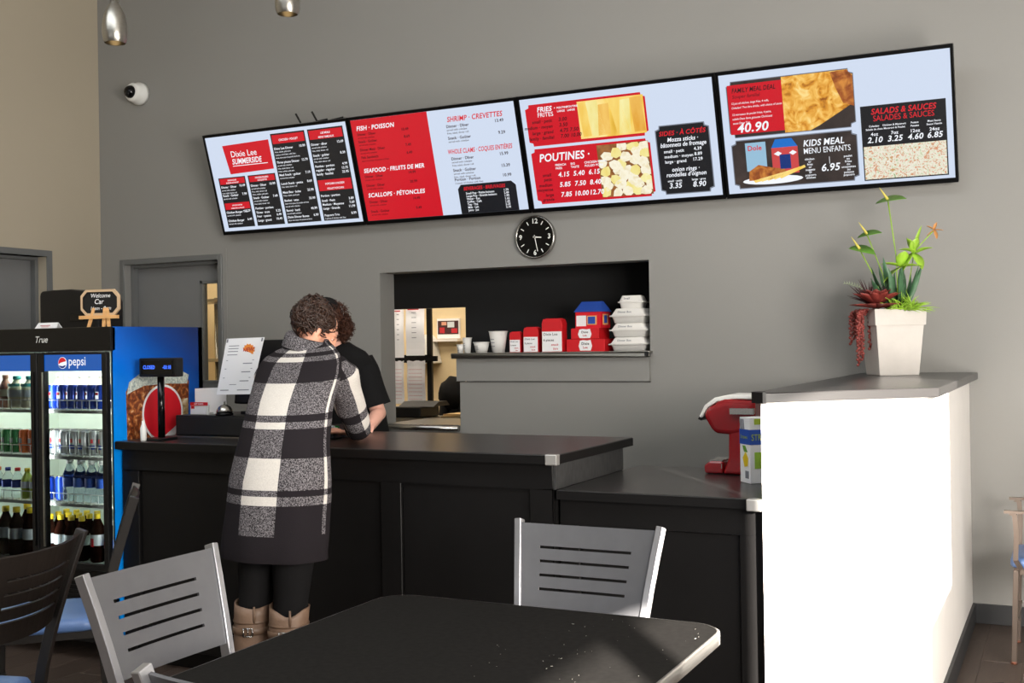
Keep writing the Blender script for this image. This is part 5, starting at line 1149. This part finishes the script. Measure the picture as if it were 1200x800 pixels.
def hand(mb, w_, d, nrm, mat, thumb=1, curl=.35, s=1.0):
    d = Vector(d).normalized(); nrm = Vector(nrm).normalized(); sd = d.cross(nrm).normalized(); w_ = Vector(w_)
    pc = w_+d*.045*s
    mb.ell(pc, (.040*s, .050*s, .015*s), 14, 10, mat, Matrix((sd, d, nrm)).transposed())
    for k, (o_, L) in enumerate(((-.028, .066), (-.009, .076), (.010, .071), (.027, .056))):
        p = w_+d*(.082-.004*abs(k-1.4))*s+sd*o_*s; q = d+sd*(o_*2.2); pts = [p-d*.02]; dd = q.normalized()
        for j, f in enumerate((.45, .32, .23)):
            ang = curl*(j+.4); dj = (dd*math.cos(ang)-nrm*math.sin(ang)); pts.append(pts[-1]+dj*L*f*s*(1.25 if j == 0 else 1))
        chain(mb, pts, [.0092*s, .0088*s, .0080*s, .0070*s], 8, mat)
    p = w_+d*.02*s-sd*thumb*.026*s
    chain(mb, [p, p+(d*.6-sd*thumb*.8)*.034*s, p+(d*1.3-sd*thumb*1.0-nrm*.3)*.046*s], [.0125*s, .0105*s, .0085*s], 8, mat)
def fuse(mb, name, parent, mat, voxel=.0055):
    o = mb.build('tmp', mat); md = o.modifiers.new('r', 'REMESH'); md.mode = 'VOXEL'; md.voxel_size = voxel; md.use_smooth_shade = True
    sm = o.modifiers.new('s', 'SMOOTH'); sm.factor = .5; sm.iterations = 4
    dg = bpy.context.evaluated_depsgraph_get(); dg.update(); me = bpy.data.meshes.new_from_object(o.evaluated_get(dg)); old = o.data
    bpy.data.objects.remove(o); bpy.data.meshes.remove(old); me.name = name
    me.materials.clear(); me.materials.append(MATS[mat]); off = parent.location
    me.transform(Matrix.Translation(-off)); 
    for p in me.polygons: p.use_smooth = True
    o = bpy.data.objects.new(name, me); COL.objects.link(o); o.parent = parent; return o
def eyes(A, par, rot, s=1.0, mat_lid='skin'):
    for q in (-1, 1):
        b = MB(); c = A((q*.031, .069, .002)); b.ell(c, (.0100*s,)*3, 14, 10, 'white_plastic'); ey = b.build('eye', parent=par)
        b = MB(); b.ell(c, (.0118*s,)*3, 14, 10, mat_lid, rot, fn=lambda p: Vector((p.x, p.y, max(p.z, -.004)))); b.build('eyelid', parent=par)
        b = MB(); b.ell(A((q*.031, .0765, .001)), (.0055, .0055, .0055), 10, 8, 'ink'); b.build('iris', parent=ey)
        b = MB(); b.sweep([A((q*.014, .092, .024)), A((q*.030, .090, .030)), A((q*.047, .080, .024))], [.0025, .0035, .002], 6, 'hair_brown'); b.build('eyebrow', parent=par)
    b = MB(); b.sweep([A((-.022, .090, -.055)), A((0, .0965, -.056)), A((.022, .090, -.055))], [.002, .0045, .002], 8, 'lip') if 'lip' in MATS else (M('lip', (190, 96, 92), .4), b.sweep([A((-.022, .090, -.055)), A((0, .0965, -.056)), A((.022, .090, -.055))], [.002, .0045, .002], 8, 'lip')); b.build('lips', parent=par)
def hairblob(mb, A, rot, c, r, mat, amp=.12, fq=28, n=40, m=28):
    c0 = A(c); mb.ell(c0, r, n, m, mat, rot, fn=lambda p: p*(1+amp*noise.noise(p*fq+Vector(c)*40)+amp*.5*noise.noise(p*fq*2.3)))
def strands(mb, A, c, r, count, mat, ln=.05, rad=.0016, curly=0.0, zmin=-1, droop=.3, hemi=None):
    c = Vector(c)
    for k in range(count):
        while True:
            v = Vector((random.gauss(0, 1), random.gauss(0, 1), random.gauss(0, 1))).normalized()
            if v.z > zmin and (hemi is None or hemi(v)): break
        tdir = v.cross(Vector((random.gauss(0, 1), random.gauss(0, .6), random.gauss(0, 1)))).normalized(); pts = []
        for i in range(8):
            t = i/7*ln; q = (v+tdir*t/r[0]*.9).normalized(); p = c+Vector((q.x*r[0], q.y*r[1], q.z*r[2]))*(1.03+.05*math.sin(i*.9+k))+Vector((0, 0, -droop*t*t*6))
            if curly: p += Vector((math.cos(i*1.9+k)*curly, math.sin(i*1.7+k*2)*curly, math.sin(i*1.9+k)*curly))+q*curly*i*.5
            pts.append(A(p))
        mb.sweep(pts, [rad*(1-.5*i/7) for i in range(8)], 5, mat)

# ---------------- customer in the plaid coat
cu = thing('person', 'person in black white and grey plaid coat leaning over the counter, seen from behind', 'person', (-2.87, 3.66, 0))
hd_c = Vector((-2.968, 4.085, 1.573)); hr = frame_of((.60, .62, -.52))
b = MB(); sk = 'skin'
chain(b, [(-2.855, 3.70, .94), (-2.86, 3.73, 1.08), (-2.90, 3.84, 1.28), (-2.945, 3.955, 1.42), (-2.945, 4.01, 1.49)], [.125, .105, .10, .070, .045], 18)
chain(b, [(-3.06, 3.94, 1.42), (-2.945, 3.96, 1.43), (-2.79, 3.97, 1.41)], [.042, .055, .042])
chain(b, [(-2.94, 4.0, 1.47), (-2.965, 4.06, 1.54)], [.048, .048])
A = head(b, hd_c, hr, sk)
for sh, el, wr in (((-2.775, 3.98, 1.40), (-2.83, 4.17, 1.135), (-2.985, 4.39, 1.105)), ((-3.11, 3.95, 1.40), (-3.24, 4.13, 1.135), (-3.14, 4.37, 1.105))):
    chain(b, [sh, el, wr], [.042, .036, .024]); wv = Vector(wr); d = (wv-Vector(el)).normalized(); d.z = 0; d.normalize()
    hand(b, wv, d, (0, 0, 1), sk, 1 if sh[0] > -2.9 else -1, .3)
for x, kx in ((-2.785, -2.80), (-2.945, -2.975)):
    chain(b, [(x, 3.69, .92), (kx, 3.66, .50), (kx, 3.60, .09)], [.085, .055, .038]); chain(b, [(kx, 3.60, .05), (kx, 3.72, .035), (kx, 3.80, .03)], [.04, .038, .028])
body = fuse(b, 'body', cu, 'skin')
eyes(A, body, hr)
b = MB(); hairblob(b, A, hr, (0, -.026, .030), (.084, .094, .084), 'hair_brown', .10, 24); hairblob(b, A, hr, (.0, -.085, .030), (.066, .045, .056), 'hair_brown', .22, 26); hairblob(b, A, hr, (-.01, -.05, .085), (.064, .055, .042), 'hair_brown', .22, 26)
hemi = lambda v: v.y < .35
strands(b, A, (0, -.026, .030), (.088, .097, .092), 260, 'hair_brown', .17, .0034, 0, -.5, .0, hemi); strands(b, A, (0, -.085, .034), (.066, .048, .064), 130, 'hair_brown', .15, .0036, .002, -1, 0)
strands(b, A, (-.01, -.055, .088), (.062, .057, .045), 90, 'hair_brown', .14, .0034, .003, -1, 0)
b.build('hair', parent=body)
# leggings and boots
b = MB()
for x, kx in ((-2.785, -2.80), (-2.945, -2.975)): b.sweep([(x, 3.69, .92), ((x+kx)/2, 3.68, .75), (kx, 3.665, .60), (kx, 3.655, .50), (kx, 3.645, .40), (kx, 3.63, .30)], [.105, .092, .078, .068, .066, .06], 20, 'leggings')
b.ell((-2.865, 3.70, .95), (.165, .12, .12), 20, 12, 'leggings'); b.build('leggings', parent=body)
for kx, dip, lab in ((-2.80, .028, 'right'), (-2.975, .010, 'left')):
    b = MB(); n = 28; rings = []
    for z, r_, yc in ((.0, .042, 3.60), (.04, .044, 3.60), (.10, .046, 3.60), (.20, .058, 3.61), (.30, .071, 3.625), (.38, .076, 3.635), (.435, .078, 3.64), (.475, .080, 3.645)):
        rings.append([(kx+r_*math.cos(2*PI*j/n), yc+r_*math.sin(2*PI*j/n), z-(dip*max(0, math.cos(2*PI*j/n-R(-55)))**6 if z > .46 else 0)+(.012*max(0, math.cos(2*PI*j/n-R(170)))**2 if z > .46 else 0)) for j in range(n)])
    inner = [[(kx+.074*math.cos(2*PI*j/n), 3.645+.074*math.sin(2*PI*j/n), rings[-1][j][2]-dz) for j in range(n)] for dz in (0, .05)]
    b.loft(rings+inner, 'boot_tan', True, cap=False)
    b.loft([[(kx+w_*math.cos(2*PI*j/20), y+l_*math.sin(2*PI*j/20), z) for j in range(20)] for w_, l_, y, z in ((.040, .12, 3.68, .0), (.044, .125, 3.68, .03), (.042, .11, 3.67, .055), (.040, .07, 3.63, .09))], 'boot_tan')
    bo = b.build('boot', parent=body)
    b = MB(); b.loft([[(kx+r_*math.cos(2*PI*j/n), 3.634+r_*math.sin(2*PI*j/n), z) for j in range(n)] for r_, z in ((.078, .362), (.081, .364), (.081, .388), (.078, .390))], 'boot_strap', True, cap=False)
    b.loft([[(kx+r_*math.cos(2*PI*j/n), 3.638+r_*math.sin(2*PI*j/n), z) for j in range(n)] for r_, z in ((.0785, .405), (.0805, .406), (.0815, .412), (.080, .415))], 'boot_strap', True, cap=False); b.build('strap', parent=bo)
    b = MB(); a = R(-65); c = Vector((kx+.083*math.cos(a), 3.634+.083*math.sin(a), .376)); t_ = Vector((-math.sin(a), math.cos(a), 0)); up = Vector((0, 0, 1))
    for p, q in ((-1, -1), (1, -1), (1, 1), (-1, 1)): b.sweep([c+t_*.018*p+up*.016*q, c+t_*.018*(p if p == q else -p)+up*.016*(q if p != q else -q)], .0028, 6, 'steel')
    b.sweep([c+up*.014, c-up*.014], .002, 6, 'steel'); b.build('buckle', parent=bo)
    b = MB(); b.sweep([(kx+.081*math.cos(R(-50)), 3.64+.081*math.sin(R(-50)), .44+z) for z in (-.03, .0, .035)], .0045, 8, 'boot_strap'); b.build('pull_loop', parent=bo)
# plaid cloth
m = bpy.data.materials.new('plaid_cloth'); m.use_nodes = True; t = m.node_tree; bs = t.nodes['Principled BSDF']; MATS['plaid_cloth'] = m; bs.inputs['Roughness'].default_value = .95; bs.inputs['Specular IOR Level'].default_value = .15
at = t.nodes.new('ShaderNodeAttribute'); at.attribute_name = 'plaid'; sx = t.nodes.new('ShaderNodeSeparateXYZ'); t.links.new(at.outputs['Vector'], sx.inputs[0])
def const_ramp(src, lo, hi, stops):
    mr = t.nodes.new('ShaderNodeMapRange'); mr.inputs[1].default_value = lo; mr.inputs[2].default_value = hi; t.links.new(src, mr.inputs[0])
    r_ = t.nodes.new('ShaderNodeValToRGB'); c = r_.color_ramp; c.interpolation = 'CONSTANT'
    while len(c.elements) < len(stops): c.elements.new(.999)
    for e, (p, v) in zip(c.elements, stops): e.position = min(1, max(0, (p-lo)/(hi-lo))); e.color = (v, v, v, 1)
    t.links.new(mr.outputs[0], r_.inputs[0]); return r_.outputs[0]
rowv = const_ramp(sx.outputs[1], .60, 1.60, [(.60, 0), (.775, .5), (.89, 1), (.925, .5), (.95, 1), (1.07, .5), (1.185, 1), (1.212, .5), (1.24, 1), (1.368, .5), (1.452, 1), (1.472, .5), (1.488, 1), (1.505, .5)])
colv = const_ramp(sx.outputs[0], -4, 4, [(-4, 0), (-2.0, 1), (-1.4, 0), (0, 1), (1, 0), (2.38, 1), (2.55, 0), (3.6, 1)])
ad = t.nodes.new('ShaderNodeMath'); ad.operation = 'MULTIPLY_ADD'; ad.inputs[1].default_value = .5; t.links.new(colv, ad.inputs[0]); t.links.new(rowv, ad.inputs[2])
tc = t.nodes.new('ShaderNodeTexCoord'); n1 = t.nodes.new('ShaderNodeTexNoise'); n1.inputs['Scale'].default_value = 240; n1.inputs['Detail'].default_value = 3; t.links.new(tc.outputs['Object'], n1.inputs['Vector'])
r1 = t.nodes.new('ShaderNodeValToRGB'); r1.color_ramp.elements[0].position = .42; r1.color_ramp.elements[0].color = L3((38, 35, 38)); r1.color_ramp.elements[1].position = .62; r1.color_ramp.elements[1].color = L3((136, 131, 134)); t.links.new(n1.outputs[0], r1.inputs[0])
g1 = t.nodes.new('ShaderNodeMath'); g1.operation = 'GREATER_THAN'; g1.inputs[1].default_value = .75; t.links.new(ad.outputs[0], g1.inputs[0])
g2 = t.nodes.new('ShaderNodeMath'); g2.operation = 'GREATER_THAN'; g2.inputs[1].default_value = 1.25; t.links.new(ad.outputs[0], g2.inputs[0])
def mixc(f, a, c):
    q = t.nodes.new('ShaderNodeMix'); q.data_type = 'RGBA'; t.links.new(f, q.inputs[0])
    for i, x in ((6, a), (7, c)):
        if isinstance(x, tuple): q.inputs[i].default_value = L3(x)
        else: t.links.new(x, q.inputs[i])
    return q.outputs[2]
rw = t.nodes.new('ShaderNodeValToRGB'); rw.color_ramp.elements[0].color = L3((186, 180, 174)); rw.color_ramp.elements[1].color = L3((232, 226, 218)); t.links.new(n1.outputs[0], rw.inputs[0])
t.links.new(mixc(g2.outputs[0], mixc(g1.outputs[0], (34, 30, 33), r1.outputs[0]), rw.outputs[0]), bs.inputs['Base Color'])
bp = t.nodes.new('ShaderNodeBump'); bp.inputs['Strength'].default_value = .25; bp.inputs['Distance'].default_value = .004; t.links.new(n1.outputs[0], bp.inputs['Height']); t.links.new(bp.outputs[0], bs.inputs['Normal'])
def plaid(o, att):
    a = o.data.attributes.new('plaid', 'FLOAT_VECTOR', 'POINT')
    for i, v in enumerate(att): a.data[i].vector = (v[0], v[1], 0)
CR = [(.672, -2.852, 3.625, .232, .155), (.70, -2.85, 3.62, .234, .155), (.77, -2.845, 3.625, .236, .152), (.848, -2.84, 3.63, .232, .150), (.92, -2.836, 3.635, .230, .148), (.983, -2.833, 3.64, .226, .145), (1.05, -2.83, 3.65, .216, .138), (1.117, -2.832, 3.665, .206, .132), (1.18, -2.845, 3.70, .200, .130),
      (1.249, -2.865, 3.745, .196, .130), (1.30, -2.88, 3.785, .197, .130), (1.35, -2.895, 3.83, .200, .128), (1.395, -2.91, 3.87, .202, .120), (1.436, -2.925, 3.905, .198, .110), (1.466, -2.935, 3.935, .180, .098), (1.492, -2.94, 3.965, .145, .085), (1.512, -2.94, 3.985, .105, .075), (1.525, -2.943, 3.995, .088, .070)]
b = MB(); n = 72; rings = []; att = []
for z, xc, yc, a, c in CR:
    ring = []
    for j in range(n):
        th = 2*PI*j/n; fold = 1+.018*math.sin(th*7+z*3)*max(0, min(1, (1.15-z)/.4))+.01*math.sin(th*3+z*16)
        x = xc+a*fold*math.sin(th); y = yc-c*fold*math.cos(th); lean = max(0, z-1.1)*.28
        ring.append((x, y, z-lean*(-math.cos(th))*c*-1.0*1.6)); dg_ = math.degrees(th); dg_ = dg_-360 if dg_ > 180 else dg_; att.append(((dg_+18)/42.0, z))
    rings.append(ring)
b.loft(rings, 'plaid_cloth', True, cap=False)
o = b.build('coat', parent=body); plaid(o, att); coat = o
def sleeve(sh, el, wr, u0, name='sleeve'):
    b = MB(); pts = [Vector(p) for p in (sh, el, wr)]; path = []; rad = []; tt = []
    P0, P1, P2 = pts; inn = P0+(P0-P1).normalized()*.035
    for i in range(13): t_ = i/12; path.append(inn.lerp(P1, t_)); rad.append((.050+.035*min(1, t_*6))-.029*t_); tt.append(t_*.55)
    path[-1] = path[-1].lerp(P2, .06)
    for i in range(1, 11): t_ = i/10; path.append(P1.lerp(P2, t_*.86)); rad.append(.058-.014*t_); tt.append(.55+.45*t_)
    n = 28; sd = Vector((1, 0, 0)); rings = []; at_ = []
    for i, p in enumerate(path):
        tv = (path[min(i+1, len(path)-1)]-path[max(0, i-1)]).normalized(); u = (sd-sd.dot(tv)*tv).normalized(); v = tv.cross(u)
        vv = 1.40-.26*tt[i]/.62 if tt[i] < .62 else 1.14-.5*(tt[i]-.62)
        ring = []
        for j in range(n):
            an = 2*PI*j/n; rr = rad[i]*(1+.03*math.sin(i*1.3+an*2)+.04*math.sin(an*3+i)); ring.append(p+rr*(math.cos(an)*u+math.sin(an)*v)); d_ = math.degrees(an); d_ = d_-360 if d_ > 180 else d_; at_.append((d_/60.0+u0, vv))
        rings.append(ring)
    b.loft(rings, 'plaid_cloth', True, cap=True); o = b.build(name, parent=coat); plaid(o, at_)
sleeve((-2.785, 3.975, 1.405), (-2.815, 4.17, 1.145), (-2.985, 4.39, 1.125), .5)
sleeve((-3.10, 3.945, 1.405), (-3.24, 4.13, 1.145), (-3.14, 4.37, 1.125), -1.5)
b = MB(); rings = []; att = []
for z, xc, yc, a, c in ((1.500, -2.94, 3.975, .118, .085), (1.535, -2.943, 3.985, .108, .085), (1.552, -2.945, 3.99, .100, .082), (1.560, -2.946, 3.995, .092, .078), (1.545, -2.945, 4.0, .084, .072), (1.520, -2.943, 3.995, .080, .068)):
    rings.append([(xc+a*math.sin(2*PI*j/40), yc-c*math.cos(2*PI*j/40), z-.028*math.sin(2*PI*j/40)-.03*max(0, -math.cos(2*PI*j/40))-.012) for j in range(40)]); att += [(-1.5, .85) for j in range(40)]
b.loft(rings, 'plaid_cloth', True, cap=False); o = b.build('collar', parent=coat); plaid(o, [(.5, 1.1) for _ in att])

# ---------------- cashier
ca = thing('person', 'cashier in black cap and black t-shirt bending over the counter behind the customer', 'person', (-3.5, 5.15, 0))
hc = Vector((-3.435, 4.79, 1.622)); hr2 = frame_of((-.42, -.62, -.55)); b = MB(); sk = 'skin_pale'
chain(b, [(-3.50, 5.20, .95), (-3.50, 5.16, 1.10), (-3.49, 5.07, 1.28), (-3.475, 4.98, 1.42), (-3.45, 4.93, 1.48)], [.125, .11, .11, .085, .045], 18, sk)
chain(b, [(-3.62, 4.98, 1.40), (-3.475, 4.98, 1.43), (-3.345, 5.0, 1.40)], [.034, .05, .034], 14, sk)
chain(b, [(-3.45, 4.93, 1.47), (-3.43, 4.87, 1.56)], [.052, .050], 14, sk)
A2 = head(b, hc, hr2, sk)
for sh, el, wr in (((-3.335, 5.01, 1.40), (-3.27, 5.03, 1.15), (-3.205, 4.86, 1.098)), ((-3.64, 4.97, 1.40), (-3.70, 4.97, 1.15), (-3.52, 4.80, 1.10))):
    chain(b, [Vector(sh)-Vector((0, 0, .02)), el, wr], [.036, .042, .027], 14, sk); wv = Vector(wr); d = (wv-Vector(el)); d.z = 0; d.normalize(); hand(b, wv, d, (0, 0, 1), sk, -1 if sh[0] > -3.5 else 1, .3)
for x in (-3.41, -3.59): chain(b, [(x, 5.2, .93), (x, 5.18, .50), (x, 5.2, .09)], [.085, .055, .038], 14, sk); chain(b, [(x, 5.2, .05), (x, 5.08, .035), (x, 5.0, .03)], [.04, .038, .028], 14, sk)
body2 = fuse(b, 'body', ca, 'skin_pale'); eyes(A2, body2, hr2, 1.0, 'skin_pale')
b = MB(); hairblob(b, A2, hr2, (0, -.022, .010), (.082, .094, .085), 'hair_curly', .15, 34)
hemi2 = lambda v: v.y < .2
strands(b, A2, (0, -.022, .0), (.086, .10, .088), 130, 'hair_curly', .07, .0022, .006, -.9, .3, hemi2)
c3 = Vector((-3.372, 4.865, 1.625)); c4 = Vector((-3.352, 4.865, 1.595)); I = Matrix.Identity(3)
for cc, rr in ((c3, .036), (c4, .034), (c4+Vector((-.02, .0, -.03)), .030), (c3+Vector((-.04, .02, -.02)), .04)):
    B_ = lambda p, cc=cc: cc+Vector(p); hairblob(b, B_, I, (0, 0, 0), (rr, rr, rr), 'hair_curly', .35, 40); strands(b, B_, (0, 0, 0), (rr, rr, rr), 100, 'hair_curly', .05, .0018, .005, -1, .2)
b.build('hair', parent=body2)
b = MB(); b.ell(A2((0, -.018, .044)), (.088, .104, .082), 28, 16, 'cloth_black', hr2, fn=lambda p: Vector((p.x, p.y, max(p.z, -.012))))
b.ell(A2((0, -.018, .128)), (.008, .008, .005), 10, 6, 'cloth_black'); cp = b.build('cap', parent=body2)
b = MB(); rings = []
def PV(u, v): a = (u-.5)*R(130); rr = .095+.072*v; return A2((math.sin(a)*(.082+.012*v), .005+math.cos(a)*rr*(.95+.25*v*math.cos(a)), .036-.02*v-.012*(u*2-1)**2))
b.plate(PV, [i/12 for i in range(13)], [i/4 for i in range(5)], .003, None, 'cloth_black', True); b.build('peak', parent=cp)
b = MB(); n = 40; rings = []
for z, xc, yc, a, c in ((.86, -3.50, 5.20, .19, .15), (1.0, -3.50, 5.18, .185, .145), (1.12, -3.50, 5.15, .182, .14), (1.25, -3.49, 5.08, .19, .14), (1.36, -3.48, 5.02, .20, .135), (1.43, -3.475, 4.98, .195, .12), (1.475, -3.465, 4.95, .165, .10), (1.505, -3.46, 4.93, .11, .08), (1.525, -3.45, 4.92, .07, .065)):
    rings.append([(xc+a*(1+.015*math.sin(5*2*PI*j/n+z*9))*math.sin(2*PI*j/n), yc-c*math.cos(2*PI*j/n), z) for j in range(n)])
b.loft(rings, 'cloth_black', True, cap=False)
ts = b.build('t_shirt', parent=body2)
for sh, el in (((-3.345, 5.005, 1.41), (-3.27, 5.03, 1.15)), ((-3.63, 4.97, 1.41), (-3.70, 4.97, 1.15))):
    b = MB(); P0, P1 = Vector(sh), Vector(el); pts = [P0+(P0-P1).normalized()*.03]+[P0.lerp(P1, k/8*.86) for k in range(1, 9)]; b.sweep(pts, [.062, .074, .076, .075, .075, .075, .076, .078, .080], 24, 'cloth_black', cap=False); b.build('sleeve', parent=ts)
b = MB()
for x in (-3.41, -3.59): b.sweep([(x, 5.2, .93), (x, 5.18, .5), (x, 5.2, .05)], [.105, .08, .07], 18, 'cloth_black')
b.ell((-3.5, 5.2, .95), (.17, .13, .13), 20, 12, 'cloth_black'); b.build('trousers', parent=body2)
for x in (-3.41, -3.59):
    b = MB(); b.loft([[(x+w_*math.cos(2*PI*j/18), y+l_*math.sin(2*PI*j/18), z) for j in range(18)] for w_, l_, y, z in ((.042, .12, 5.10, .0), (.046, .125, 5.10, .03), (.044, .11, 5.12, .06), (.042, .06, 5.18, .10))], 'black_plastic'); b.build('shoe', parent=body2)
